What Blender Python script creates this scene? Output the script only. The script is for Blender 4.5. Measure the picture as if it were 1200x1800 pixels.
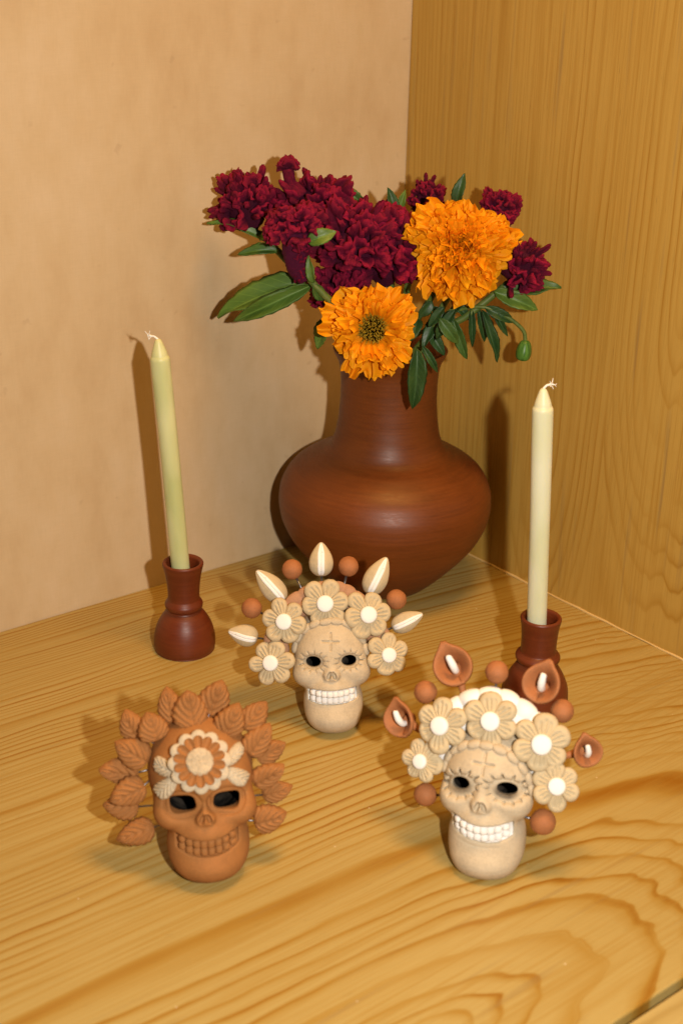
import bpy, math, random
import numpy as np
from mathutils import Matrix, Vector, Euler, noise as mnoise

for _o in list(bpy.data.objects): bpy.data.objects.remove(_o)
SC = bpy.context.scene
COL = SC.collection
U = 0.01                      # everything below is written in centimetres
rad = math.radians

# ------------------------------------------------------------------ camera
cam_d = bpy.data.cameras.new('camera'); cam = bpy.data.objects.new('camera', cam_d); COL.objects.link(cam)
CAM = Vector((-84.865, -96.990, 54.690))
def _cam_axes(p, y, r):
    f = Vector((math.sin(y)*math.cos(p), math.cos(y)*math.cos(p), -math.sin(p)))
    ri = Vector((math.cos(y), -math.sin(y), 0)); u = ri.cross(f)
    return math.cos(r)*ri+math.sin(r)*u, -math.sin(r)*ri+math.cos(r)*u, f
CR, CU, CF = _cam_axes(rad(22.907), rad(38.973), rad(1.455))
m = Matrix.Identity(4)
for i in range(3):
    m[i][0] = CR[i]; m[i][1] = CU[i]; m[i][2] = -CF[i]; m[i][3] = CAM[i]*U
cam.matrix_world = m
cam_d.sensor_fit = 'VERTICAL'; cam_d.sensor_height = 36.0; cam_d.lens = 48.98
cam_d.clip_start = 0.05; cam_d.clip_end = 20
cam_d.dof.use_dof = True; cam_d.dof.focus_distance = 1.07; cam_d.dof.aperture_fstop = 7.5
SC.camera = cam

# ------------------------------------------------------------------ light: camera flash + warm lamp overhead + warm room
W = bpy.data.worlds.new('World'); SC.world = W; W.use_nodes = True
W.node_tree.nodes['Background'].inputs[0].default_value = (1.0, 0.60, 0.25, 1)
W.node_tree.nodes['Background'].inputs[1].default_value = 0.02
def area(name, loc, target, size, power, color, shape='DISK', sy=None):
    L = bpy.data.lights.new(name, 'AREA'); L.shape = shape; L.size = size*U
    if sy: L.size_y = sy*U
    L.energy = power; L.color = color
    o = bpy.data.objects.new(name, L); COL.objects.link(o)
    o.location = Vector(loc)*U
    o.rotation_euler = (Vector(target)-Vector(loc)).to_track_quat('-Z', 'Y').to_euler()
    return o
area('camera_flash', CAM+CR*14.5+CU*2.0, (-26, -26, 14), 2.4, 10.8, (1.0, 0.915, 0.82))
lamp = area('warm_ceiling_lamp', (-26, -50, 140), (-30, -40, 0), 40, 4.5, (1.0, 0.53, 0.14)); lamp.data.spread = rad(100)
vs = SC.view_settings
vs.view_transform = 'Standard'; vs.look = 'None'; vs.exposure = 0.0; vs.gamma = 1.0; vs.use_curve_mapping = False

# ------------------------------------------------------------------ helpers
def tag(o, label=None, cat=None, group=None, kind=None):
    if label: o['label'] = label
    if cat: o['category'] = cat
    if group: o['group'] = group
    if kind: o['kind'] = kind
    return o

def to_mesh(name, V, F, mats, uv=None, fmat=None, smooth=True):
    me = bpy.data.meshes.new(name)
    V = np.asarray(V, float)*U
    me.from_pydata(V.tolist(), [], F if isinstance(F, list) else F.tolist())
    for mt in (mats if isinstance(mats, (list, tuple)) else [mats]): me.materials.append(mt)
    if smooth: me.polygons.foreach_set('use_smooth', [True]*len(me.polygons))
    if fmat is not None: me.polygons.foreach_set('material_index', [int(i) for i in fmat])
    if uv is not None:
        l = me.uv_layers.new(name='UVMap'); vi = np.empty(len(me.loops), int); me.loops.foreach_get('vertex_index', vi)
        l.data.foreach_set('uv', np.asarray(uv, float)[vi].ravel())
    me.update()
    return me

def put(name, me, parent=None, M=None, loc=None):
    o = bpy.data.objects.new(name, me); COL.objects.link(o)
    if parent: o.parent = parent
    if M is not None:
        M = M.copy()
        for i in range(3): M[i][3] *= U
        o.matrix_basis = M
    elif loc is not None: o.location = Vector(loc)*U
    return o

def empty(name, loc=(0, 0, 0), rot=(0, 0, 0), s=1):
    o = bpy.data.objects.new(name, None); COL.objects.link(o); o.empty_display_size = 0.01
    o.location = Vector(loc)*U; o.rotation_euler = rot; o.scale = (s, s, s)
    return o

def frame(org, z, y=None, sx=1, sy=1, sz=1):
    """matrix whose local Z is z and whose local Y is as near y as can be"""
    z = Vector(z).normalized(); y = Vector(y if y is not None else (0, 0, 1))
    x = y.cross(z)
    if x.length < 1e-5: x = Vector((1, 0, 0)).cross(z)
    x.normalize(); y = z.cross(x)
    M = Matrix.Identity(4)
    for i in range(3):
        M[i][0] = x[i]*sx; M[i][1] = y[i]*sy; M[i][2] = z[i]*sz; M[i][3] = org[i]
    return M

def frame_y(org, y, z, sx=1, sy=1, sz=1):
    """local Y is exactly y, local Z as near z as can be"""
    y = Vector(y).normalized(); z = Vector(z)
    x = y.cross(z)
    if x.length < 1e-5: x = y.cross(Vector((0.3, 0.5, 0.8)))
    x.normalize(); z = x.cross(y)
    M = Matrix.Identity(4)
    for i in range(3):
        M[i][0] = x[i]*sx; M[i][1] = y[i]*sy; M[i][2] = z[i]*sz; M[i][3] = org[i]
    return M

def grid_faces(nu, nv, off=0, flip=False, wrap=False):
    F = []
    for i in range(nu if wrap else nu-1):
        for j in range(nv-1):
            a, b, c, d = off+i*nv+j, off+((i+1) % nu)*nv+j, off+((i+1) % nu)*nv+j+1, off+i*nv+j+1
            F.append((a, d, c, b) if flip else (a, b, c, d))
    return F

def slab(top, bot, nu, nv):
    """closed solid between two (nu,nv,3) sheets"""
    V = np.concatenate([top.reshape(-1, 3), bot.reshape(-1, 3)]); n = nu*nv
    F = grid_faces(nu, nv) + grid_faces(nu, nv, n, True)
    ring = [i*nv for i in range(nu)] + [(nu-1)*nv+j for j in range(1, nv)] + [i*nv+nv-1 for i in range(nu-2, -1, -1)] + [j for j in range(nv-2, 0, -1)]
    for k in range(len(ring)):
        a, b = ring[k], ring[(k+1) % len(ring)]
        F.append((b, a, a+n, b+n))
    return V, F

def catmull(P, per=8):
    P = np.asarray(P, float); Q = np.concatenate([[2*P[0]-P[1]], P, [2*P[-1]-P[-2]]]); out = []
    for i in range(len(P)-1):
        a, b, c, d = Q[i:i+4]
        for k in range(per):
            t = k/per
            out.append(0.5*(2*b+(c-a)*t+(2*a-5*b+4*c-d)*t*t+(3*b-a-3*c+d)*t**3))
    out.append(P[-1]); return np.array(out)

def lathe(prof, n=72, per=6, wob=0.0, seed=0):
    pr = catmull(prof, per); pr[:, 0] = np.maximum(pr[:, 0], 0.0)
    a = np.linspace(0, 2*np.pi, n, endpoint=False)
    w = 1+wob*(np.sin(2*a+seed)[:, None]*np.sin(pr[None, :, 1]*0.35+seed)+0.5*np.sin(3*a+2.1*seed)[:, None]*np.cos(pr[None, :, 1]*0.5))
    r = pr[None, :, 0]*w
    V = np.stack([r*np.cos(a)[:, None], r*np.sin(a)[:, None], np.broadcast_to(pr[None, :, 1], r.shape)], -1).reshape(-1, 3)
    return V, grid_faces(n, len(pr), wrap=True)

def tube(pts, radii, n=8, per=5, cap=True):
    P = catmull(pts, per) if len(pts) > 2 else np.asarray(pts, float)
    R = np.interp(np.linspace(0, 1, len(P)), np.linspace(0, 1, len(radii)), radii) if hasattr(radii, '__len__') else np.full(len(P), radii)
    T = np.gradient(P, axis=0); T /= np.linalg.norm(T, axis=1)[:, None]+1e-9
    ref = np.array([0.31, 0.52, 0.79]); V = []
    a = np.linspace(0, 2*np.pi, n, endpoint=False)
    x = np.cross(T[0], ref); x /= np.linalg.norm(x)
    for p, t, r in zip(P, T, R):
        x = x-t*(x@t); x /= np.linalg.norm(x)+1e-9; y = np.cross(t, x)
        V.append(p+r*(np.cos(a)[:, None]*x+np.sin(a)[:, None]*y))
    V = np.array(V).reshape(-1, 3); F = []
    for i in range(len(P)-1):
        for j in range(n): F.append((i*n+j, i*n+(j+1) % n, (i+1)*n+(j+1) % n, (i+1)*n+j))
    if cap: F += [tuple(range(n))[::-1], tuple(range((len(P)-1)*n, len(P)*n))]
    return V, F

def ico(r=1.0, nz=14, n=18, jitter=0.0, seed=0, sq=(1, 1, 1)):
    pr = [(math.sin(math.pi*k/nz), -math.cos(math.pi*k/nz)) for k in range(nz+1)]
    a = np.linspace(0, 2*np.pi, n, endpoint=False); V = []
    for i in range(n):
        for (q, z) in pr: V.append((q*math.cos(a[i]), q*math.sin(a[i]), z))
    V = np.array(V)
    if jitter:
        V = V*np.array([1+jitter*mnoise.noise(Vector(v)*2.2+Vector((seed*3.1, seed, 0))) for v in V])[:, None]
    return V*r*np.array(sq), grid_faces(n, nz+1, wrap=True)

def box(x0, x1, y0, y1, z0, z1):
    V = [(x, y, z) for x in (x0, x1) for y in (y0, y1) for z in (z0, z1)]
    return V, [(0, 1, 3, 2), (4, 6, 7, 5), (0, 4, 5, 1), (2, 3, 7, 6), (0, 2, 6, 4), (1, 5, 7, 3)]

# ------------------------------------------------------------------ materials
class NT:
    def __init__(s, name):
        s.m = bpy.data.materials.new(name); s.m.use_nodes = True; s.t = s.m.node_tree; s.n = s.t.nodes
        s.b = s.n['Principled BSDF']
    def new(s, k, **kw):
        o = s.n.new(k)
        for a, b in kw.items(): setattr(o, a, b)
        return o
    def set(s, sock, v):
        if isinstance(v, bpy.types.NodeSocket): s.t.links.new(v, sock)
        else: sock.default_value = v
    def math(s, op, a, b=None, c=None, clamp=False):
        o = s.new('ShaderNodeMath', operation=op); o.use_clamp = clamp; s.set(o.inputs[0], a)
        if b is not None: s.set(o.inputs[1], b)
        if c is not None: s.set(o.inputs[2], c)
        return o.outputs[0]
    def coords(s, scale=100.0, kind='Object'):
        tc = s.new('ShaderNodeTexCoord'); mp = s.new('ShaderNodeMapping'); s.set(mp.inputs[0], tc.outputs[kind])
        mp.inputs['Scale'].default_value = scale if hasattr(scale, '__len__') else (scale,)*3
        return mp.outputs[0]
    def mapping(s, vec, scale=(1, 1, 1), loc=(0, 0, 0)):
        mp = s.new('ShaderNodeMapping'); s.set(mp.inputs[0], vec); mp.inputs['Scale'].default_value = scale; mp.inputs['Location'].default_value = loc
        return mp.outputs[0]
    def noise(s, vec, scale=1.0, detail=3.0, rough=0.55, dist=0.0):
        o = s.new('ShaderNodeTexNoise'); s.set(o.inputs['Vector'], vec); o.inputs['Scale'].default_value = scale
        o.inputs['Detail'].default_value = detail; o.inputs['Roughness'].default_value = rough; o.inputs['Distortion'].default_value = dist
        return o.outputs[0]
    def ramp(s, fac, stops, interp='LINEAR'):
        o = s.new('ShaderNodeValToRGB'); o.color_ramp.interpolation = interp; e = o.color_ramp.elements
        while len(e) < len(stops): e.new(0.5)
        for k, (p, c) in enumerate(stops):
            e[k].position = p; e[k].color = tuple(c)+(1,) if len(c) == 3 else c
        s.set(o.inputs[0], fac); return o.outputs[0]
    def mix(s, fac, a, b, mode='MIX'):
        o = s.new('ShaderNodeMix', data_type='RGBA', blend_type=mode); s.set(o.inputs[0], fac)
        for k, v in ((6, a), (7, b)):
            if not isinstance(v, bpy.types.NodeSocket) and len(v) == 3: v = tuple(v)+(1,)
            s.set(o.inputs[k], v)
        return o.outputs[2]
    def maprange(s, v, a, b, c=0.0, d=1.0):
        o = s.new('ShaderNodeMapRange'); s.set(o.inputs[0], v)
        for k, x in enumerate((a, b, c, d)): o.inputs[k+1].default_value = x
        return o.outputs[0]
    def bump(s, h, strength=0.3, dist=0.05):
        o = s.new('ShaderNodeBump'); o.inputs['Strength'].default_value = strength; o.inputs['Distance'].default_value = dist*U
        s.set(o.inputs['Height'], h); s.t.links.new(o.outputs[0], s.b.inputs['Normal']); return o
    def out(s, color=None, rough=None, spec=None, **kw):
        if color is not None: s.set(s.b.inputs['Base Color'], color if isinstance(color, bpy.types.NodeSocket) or len(color) == 4 else tuple(color)+(1,))
        if rough is not None: s.set(s.b.inputs['Roughness'], rough)
        if spec is not None: s.b.inputs['Specular IOR Level'].default_value = spec
        for k, v in kw.items(): s.set(s.b.inputs[k.replace('_', ' ')], v)
        return s.m

def mul(c, k): return tuple(min(1, x*k) for x in c)

def clay(name, c, dark=0.78, light=1.12, rough=0.78, bump=0.25, grain=9.0, spec=0.3, sparkle=0.0):
    t = NT(name); v = t.coords()
    n1 = t.noise(v, 0.9, 4, 0.6); n2 = t.noise(v, grain, 3, 0.7)
    f = t.math('ADD', t.math('MULTIPLY', n1, 0.6), t.math('MULTIPLY', n2, 0.4))
    col = t.ramp(f, [(0.30, mul(c, dark)), (0.52, c), (0.72, mul(c, light))])
    r = rough
    if sparkle:
        vo = t.new('ShaderNodeTexVoronoi'); t.set(vo.inputs['Vector'], v); vo.inputs['Scale'].default_value = 4.0
        dot = t.math('LESS_THAN', vo.outputs['Distance'], sparkle)
        col = t.mix(dot, col, (0.9, 0.85, 0.75)); r = t.math('SUBTRACT', rough, t.math('MULTIPLY', dot, 0.5))
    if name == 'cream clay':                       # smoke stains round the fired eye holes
        at_ = t.new('ShaderNodeAttribute', attribute_name='eye_dark'); col = t.mix(t.math('MULTIPLY', at_.outputs['Fac'], t.maprange(n1, 0.3, 0.6, 0.5, 1.0)), col, (0.035, 0.030, 0.026))
    scr = t.noise(t.mapping(v, (1.1, 1.1, 5.0), (5, 2, 8)), 1.0, 3, 0.6)
    t.bump(t.math('ADD', t.math('MULTIPLY', n2, 0.8), t.math('ADD', t.math('MULTIPLY', n1, 1.3), t.math('MULTIPLY', scr, 0.7))), bump*1.5, 0.06)
    spk = t.noise(v, 6.0, 2, 0.5); col = t.mix(t.maprange(spk, 0.70, 0.78, 0.0, 0.5), col, mul(c, 0.45))
    return t.out(col, r, spec)

def wood(name, a_ax, b_ax, b0, a0, k, freq, light, mid, dark, seed=0.0, sign=1.0, st=1.0, wig=1.0, fine=1.0, rough=0.38, second=None, con=(0.35, 1.1), acc=0.0):
    """pine: growth rings cut by the board's face; a = along the grain, b = across it (cm)"""
    t = NT(name); v = t.coords()
    sp = t.new('ShaderNodeSeparateXYZ'); t.set(sp.inputs[0], v)
    a, b = sp.outputs[a_ax], sp.outputs[b_ax]
    cb = t.new('ShaderNodeCombineXYZ'); t.set(cb.inputs[0], a); t.set(cb.inputs[1], b); cb.inputs[2].default_value = seed
    ab = cb.outputs[0]
    w1 = t.math('SUBTRACT', t.noise(t.mapping(ab, (0.045*st, 0.10, 1)), 1.0, 2, 0.5), 0.5)
    w2 = t.math('SUBTRACT', t.noise(t.mapping(ab, (0.13*st, 0.35, 1)), 1.0, 2, 0.5), 0.5)
    w3 = t.math('SUBTRACT', t.noise(t.mapping(ab, (0.55*st, 0.9, 1)), 1.0, 2, 0.5), 0.5)
    def rings(b0, a0, k, sign):
        bb = t.math('ADD', t.math('SUBTRACT', b, b0), t.math('MULTIPLY', w1, 3.2*wig))
        h = t.math('MULTIPLY', t.math('SMOOTH_MAX', t.math('MULTIPLY', t.math('SUBTRACT', a, a0), sign), 0.0, 10.0), k)
        h = t.math('ADD', h, t.math('MULTIPLY', w2, 1.6*wig))
        return t.math('SQRT', t.math('ADD', t.math('MULTIPLY', bb, bb), t.math('ADD', t.math('MULTIPLY', h, h), 0.05)))
    r = rings(b0, a0, k, sign)
    if second: r = t.math('SMOOTH_MIN', r, t.math('ADD', rings(*second[:4]), second[4]), 0.25)
    if acc:                                         # narrower years farther out
        far = t.math('MAXIMUM', t.math('SUBTRACT', r, 11.0), 0.0); r = t.math('ADD', r, t.math('MULTIPLY', t.math('MULTIPLY', far, far), acc))
    ph = t.math('ADD', t.math('MULTIPLY', r, freq), t.math('ADD', t.math('MULTIPLY', w2, 0.5*wig), t.math('MULTIPLY', w3, 0.16*wig)))
    # ring widths differ from year to year
    ph = t.math('ADD', ph, t.math('MULTIPLY', t.math('ADD', t.math('MULTIPLY', t.math('SINE', t.math('MULTIPLY', ph, 0.83)), 0.6), t.math('MULTIPLY', t.math('SINE', t.math('MULTIPLY', ph, 0.31)), 1.1)), 1.0))
    fr = t.math('FRACT', ph)
    wn = t.new('ShaderNodeTexWhiteNoise', noise_dimensions='1D'); t.set(wn.inputs['W'], t.math('FLOOR', ph))
    late = t.ramp(fr, [(0.0, (0.75,)*3), (0.05, (0.10,)*3), (0.14, (0.0,)*3), (0.55, (0.05,)*3), (0.78, (0.45,)*3), (0.93, (1.0,)*3), (1.0, (0.75,)*3)])
    late = t.math('MULTIPLY', late, t.maprange(wn.outputs[0], 0, 1, 0.45, 1.0))
    patch = t.noise(t.mapping(ab, (0.05, 0.16, 1), (7, 3, 0)), 1.0, 2)
    late = t.math('MULTIPLY', late, t.maprange(patch, 0.34, 0.62, *con))
    fib = t.noise(t.mapping(ab, (0.30, 13.0, 1)), 1.0, 3, 0.65)
    fib2 = t.noise(t.mapping(ab, (0.07, 4.2, 1), (3, 9, 0)), 1.0, 3, 0.6)
    big = t.noise(t.mapping(ab, (0.02, 0.11, 1), (1, 5, 0)), 1.0, 2, 0.5)
    col = t.mix(t.maprange(late, 0.0, 0.5), light, mid)
    col = t.mix(t.maprange(late, 0.40, 1.0), col, dark)
    col = t.mix(t.math('MULTIPLY', t.maprange(fib2, 0.46, 0.66, 0.0, 0.75*fine), t.maprange(patch, 0.62, 0.36, 0.35, 1.0)), col, mid)
    col = t.mix(t.maprange(fib, 0.55, 0.80, 0.0, 0.42*fine), col, mul(mid, 0.72))
    dash = t.noise(t.mapping(ab, (0.42, 15.0, 1), (11, 2, 0)), 1.0, 2, 0.5)
    col = t.mix(t.maprange(dash, 0.71, 0.78, 0.0, 0.60*fine), col, (0.13, 0.060, 0.018))
    grey = t.noise(t.mapping(ab, (0.06, 1.3, 1), (21, 4, 0)), 1.0, 2, 0.5)
    col = t.mix(t.maprange(grey, 0.64, 0.76, 0.0, 0.45), col, (0.24, 0.165, 0.075))
    col = t.mix(t.maprange(big, 0.35, 0.7, 0.0, 0.5), col, t.mix(1.0, col, (0.88, 0.84, 0.74), 'MULTIPLY'))
    vo = t.new('ShaderNodeTexVoronoi'); t.set(vo.inputs['Vector'], v); vo.inputs['Scale'].default_value = 0.55
    col = t.mix(t.math('MULTIPLY', t.math('LESS_THAN', vo.outputs['Distance'], 0.034 if a_ax == 0 else 0.0), t.math('GREATER_THAN', grey, 0.5)), col, (0.62, 0.52, 0.36))   # crumbs of dust
    grain = t.noise(v, 22.0, 1, 0.5); col = t.mix(t.maprange(grain, 0.35, 0.65, 0.0, 0.16), col, mul(mid, 0.75))
    t.bump(fib, 0.12, 0.03)
    return t.out(col, t.maprange(fib2, 0.3, 0.7, rough-0.04, rough+0.10), 0.35)

TERRA = (0.315, 0.130, 0.036); CREAM = (0.515, 0.424, 0.292); WHITE = (0.80, 0.79, 0.76)
M = {}
M['terra'] = clay('terracotta clay', TERRA, sparkle=0.018)
M['terra2'] = clay('terracotta ball clay', (0.345, 0.132, 0.048), rough=0.7)
M['cream'] = clay('cream clay', CREAM, dark=0.76, light=1.12, bump=0.42)
M['cream2'] = clay('cream petal clay', (0.515, 0.415, 0.255), dark=0.80, light=1.08)
M['stipple'] = clay('stippled cream clay', (0.50, 0.39, 0.25), dark=0.6, bump=0.8, grain=6)
M['white'] = clay('white slip', WHITE, dark=0.93, light=1.04, rough=0.7)
M['pink'] = clay('pale terracotta', (0.42, 0.225, 0.125))
t = NT('black inner clay'); M['eye_dark'] = t.out(t.ramp(t.noise(t.coords(), 1.5, 3), [(0.35, (0.010, 0.009, 0.008)), (0.7, (0.055, 0.045, 0.035))]), 0.95, 0.05)  # near-black colour for the inside of the hollow skulls
t = NT('grey wire'); M['wire'] = t.out((0.22, 0.22, 0.24), 0.38, 0.5, Metallic=0.9)

def burnished(name, c1, c2, rough):
    t = NT(name); v = t.coords()
    st = t.noise(t.mapping(v, (0.25, 0.25, 5.0)), 1.0, 4, 0.6); big = t.noise(v, 0.25, 3)
    fine = t.noise(t.mapping(v, (2, 2, 14)), 1.0, 3, 0.6)
    f = t.math('ADD', t.math('MULTIPLY', st, 0.5), t.math('ADD', t.math('MULTIPLY', big, 0.35), t.math('MULTIPLY', fine, 0.15)))
    col = t.ramp(f, [(0.32, c1), (0.66, c2)])
    sc = t.noise(t.mapping(v, (0.8, 0.8, 9), (4, 1, 2)), 1.0, 2, 0.5)
    col = t.mix(t.maprange(sc, 0.74, 0.80, 0, 0.35), col, mul(c2, 1.7))
    t.bump(t.math('ADD', st, fine), 0.10, 0.05)
    return t.out(col, t.maprange(fine, 0.3, 0.7, rough-0.06, rough+0.08), 0.38)
M['vase'] = burnished('burnished brown clay', (0.100, 0.024, 0.003), (0.165, 0.042, 0.006), 0.46)
M['holder'] = burnished('burnished red clay', (0.095, 0.016, 0.004), (0.145, 0.030, 0.008), 0.42)

def wax(name, c1, c2):
    t = NT(name); v = t.coords()
    n = t.noise(t.mapping(v, (0.5, 0.5, 0.16)), 1.0, 2, 0.5)
    col = t.ramp(n, [(0.35, c1), (0.65, c2)])
    sp = t.new('ShaderNodeSeparateXYZ'); t.set(sp.inputs[0], v)
    t.bump(t.noise(v, 1.8, 3), 0.12, 0.05)
    return t.out(col, 0.42, 0.4, Subsurface_Weight=0.55, Subsurface_Radius=(0.006, 0.0055, 0.003), Subsurface_Scale=1.0)
M['wax1'] = wax('pale green wax', (0.47, 0.50, 0.22), (0.62, 0.62, 0.34))
M['wax2'] = wax('pale ivory wax', (0.62, 0.63, 0.40), (0.70, 0.70, 0.52))
t = NT('wick cotton'); M['wick'] = t.out((0.80, 0.78, 0.72), 0.9, 0.1)

# petals and greenery
t = NT('marigold petal'); v = t.coords(kind='UV', scale=1.0)
sp = t.new('ShaderNodeSeparateXYZ'); t.set(sp.inputs[0], v)
info = t.new('ShaderNodeObjectInfo')
stri = t.noise(t.mapping(v, (9, 1.2, 1)), 1.0, 2)
col = t.ramp(sp.outputs[1], [(0.0, (0.38, 0.062, 0.001)), (0.38, (0.84, 0.30, 0.003)), (1.0, (0.97, 0.44, 0.006))])
col = t.mix(t.maprange(stri, 0.5, 0.75, 0, 0.35), col, (0.58, 0.13, 0.002))
col = t.mix(t.math('MULTIPLY', info.outputs['Random'], 0.30), col, (0.66, 0.19, 0.003))
t.bump(stri, 0.3, 0.05)
M['petal'] = t.out(col, 0.6, 0.2)
_tr = t.new('ShaderNodeBsdfTranslucent'); t.set(_tr.inputs[0], col); _mx = t.new('ShaderNodeMixShader'); _mx.inputs[0].default_value = 0.28
t.t.links.new(t.b.outputs[0], _mx.inputs[1]); t.t.links.new(_tr.outputs[0], _mx.inputs[2]); t.t.links.new(_mx.outputs[0], t.n['Material Output'].inputs[0])
t = NT('marigold centre'); M['disc'] = t.out(t.ramp(t.noise(t.coords(), 6, 2), [(0.35, (0.17, 0.095, 0.006)), (0.65, (0.42, 0.29, 0.02))]), 0.7, 0.2)

def velvet(name, c1, c2, c3):
    t = NT(name); v = t.coords(); info = t.new('ShaderNodeObjectInfo')
    uvv = t.coords(kind='UV', scale=1.0); sp = t.new('ShaderNodeSeparateXYZ'); t.set(sp.inputs[0], uvv)
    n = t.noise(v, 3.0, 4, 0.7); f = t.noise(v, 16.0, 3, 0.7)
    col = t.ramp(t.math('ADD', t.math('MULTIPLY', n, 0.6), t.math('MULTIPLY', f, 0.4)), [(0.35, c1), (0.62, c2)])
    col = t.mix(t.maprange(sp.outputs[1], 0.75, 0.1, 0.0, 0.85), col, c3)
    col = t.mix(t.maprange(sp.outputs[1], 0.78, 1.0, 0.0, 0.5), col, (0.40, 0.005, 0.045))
    col = t.mix(t.math('MULTIPLY', info.outputs['Random'], 0.45), col, mul(c1, 0.8))
    t.bump(t.math('ADD', t.math('MULTIPLY', n, 0.6), f), 0.9, 0.10)
    return t.out(col, 0.75, 0.2, Sheen_Weight=0.08, Sheen_Roughness=0.35, Sheen_Tint=(0.9, 0.05, 0.30, 1))
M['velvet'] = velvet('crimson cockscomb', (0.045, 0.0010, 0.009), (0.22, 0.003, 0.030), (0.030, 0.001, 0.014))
def leafmat(name, c1, c2, rough=0.45):
    t = NT(name); uvv = t.coords(kind='UV', scale=1.0); v = t.coords()
    sp = t.new('ShaderNodeSeparateXYZ'); t.set(sp.inputs[0], uvv)
    ax = t.math('ABSOLUTE', t.math('SUBTRACT', sp.outputs[0], 0.5))
    vein = t.math('FRACT', t.math('MULTIPLY', t.math('SUBTRACT', sp.outputs[1], t.math('MULTIPLY', ax, 0.45)), 8.0))
    vl = t.math('MAXIMUM', t.math('LESS_THAN', ax, 0.025), t.math('MULTIPLY', t.math('LESS_THAN', vein, 0.10), 0.6))
    col = t.ramp(t.noise(v, 1.6, 3), [(0.35, c1), (0.68, c2)])
    col = t.mix(t.math('MULTIPLY', vl, 0.5), col, mul(c2, 1.6))
    t.bump(t.math('ADD', t.noise(v, 5, 3), t.math('MULTIPLY', vl, -0.8)), 0.4, 0.06)
    return t.out(col, rough, 0.4)
M['leaf1'] = leafmat('light green leaf', (0.050, 0.105, 0.014), (0.11, 0.19, 0.028))
M['leaf2'] = leafmat('dark green leaf', (0.012, 0.040, 0.009), (0.032, 0.080, 0.018))
M['leaf3'] = leafmat('mid green leaf', (0.028, 0.070, 0.010), (0.065, 0.130, 0.022))
t = NT('green stem'); M['stem'] = t.out(t.ramp(t.noise(t.coords(), 2, 2), [(0.3, (0.055, 0.10, 0.015)), (0.7, (0.13, 0.17, 0.035))]), 0.5, 0.35)
t = NT('bud green'); M['bud'] = t.out(t.ramp(t.noise(t.mapping(t.coords(), (5, 5, 0.6)), 1.0, 2), [(0.35, (0.03, 0.10, 0.012)), (0.65, (0.08, 0.20, 0.03))]), 0.4, 0.4)

# setting
M['floor'] = wood('pine shelf', 0, 1, -55.6, -46.0, 0.37, 0.80, (0.415, 0.312, 0.112), (0.345, 0.210, 0.041), (0.258, 0.105, 0.006), seed=3.1, st=0.8, con=(0.35, 1.25), acc=0.022)
M['panel'] = wood('pine side panel', 2, 1, -32.8, 27.0, 0.30, 1.25, (0.50, 0.315, 0.070), (0.40, 0.220, 0.034), (0.27, 0.112, 0.008), seed=8.7, sign=-1.0, st=0.42, wig=1.0, second=(-19.5, 16.0, 0.24, -1.0, 0.6), con=(0.05, 0.65), fine=1.1)
M['front'] = wood('pine front rail', 0, 1, -80, -40, 0.1, 0.5, (0.45, 0.34, 0.13), (0.38, 0.27, 0.09), (0.30, 0.19, 0.05), seed=5.5)
t = NT('joint line'); M['joint'] = t.out((0.60, 0.42, 0.17), 0.6, 0.3)
t = NT('painted tan back panel'); v = t.coords()
n1 = t.noise(t.mapping(v, (0.10, 1, 0.07)), 1.0, 4, 0.55); n2 = t.noise(t.mapping(v, (0.5, 1, 0.22), (3, 0, 1)), 1.0, 4, 0.6)
weav = t.math('ADD', t.noise(t.mapping(v, (9, 1, 0.7)), 1.0, 2), t.noise(t.mapping(v, (0.7, 1, 9)), 1.0, 2))
col = t.ramp(t.math('ADD', t.math('MULTIPLY', n1, 0.65), t.math('MULTIPLY', n2, 0.35)), [(0.34, (0.49, 0.348, 0.190)), (0.50, (0.55, 0.412, 0.240)), (0.66, (0.585, 0.452, 0.285))])
col = t.mix(t.maprange(weav, 0.8, 1.25, 0.0, 0.12), col, (0.38, 0.27, 0.15))
sp_ = t.noise(v, 0.8, 2, 0.4); col = t.mix(t.maprange(sp_, 0.70, 0.76, 0, 0.35), col, (0.40, 0.28, 0.16))
t.bump(t.math('ADD', weav, n2), 0.15, 0.04)
M['wall'] = t.out(col, 0.62, 0.3)

# ------------------------------------------------------------------ setting
def slabbox(name, b, mat, bev=0.12):
    V, F = box(*b); me = to_mesh(name, V, F, mat, smooth=False); o = put(name, me)
    if bev:
        md = o.modifiers.new('bevel', 'BEVEL'); md.width = bev*U; md.segments = 2
    return o
tag(slabbox('shelf_floor', (-130, -0.02, -60.75, -0.02, -2.2, 0), M['floor']), 'varnished pine shelf board with wavy growth rings', 'shelf', kind='structure')
tag(slabbox('front_rail', (-130, 2.4, -68, -61.25, -2.3, -0.05), M['front']), 'pale wooden rail along the front edge of the shelf', 'rail', kind='structure')
tag(slabbox('shelf_underside', (-130, 2.4, -68, 0, -4.4, -2.4), M['front'], 0), 'wooden carcass under the shelf board', 'shelf', kind='structure')
tag(slabbox('back_wall', (-130, 2.2, 0, 1.8, -2.2, 82), M['wall']), 'smooth tan painted back panel of the niche', 'wall', kind='structure')
sp_o = tag(slabbox('side_panel', (0, 2.2, -68, -0.04, -2.2, 82), M['panel']), 'honey coloured pine side panel with upright grain', 'wall', kind='structure')
pts = [(-0.05, y, 0.06+0.03*math.sin(y*1.7)) for y in np.linspace(-61, -0.5, 40)]
V, F = tube(pts, [0.10+0.04*math.sin(i*1.9) for i in range(20)], 6, 1)
put('joint_strip', to_mesh('joint_strip', V, F, M['joint']), sp_o)

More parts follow.
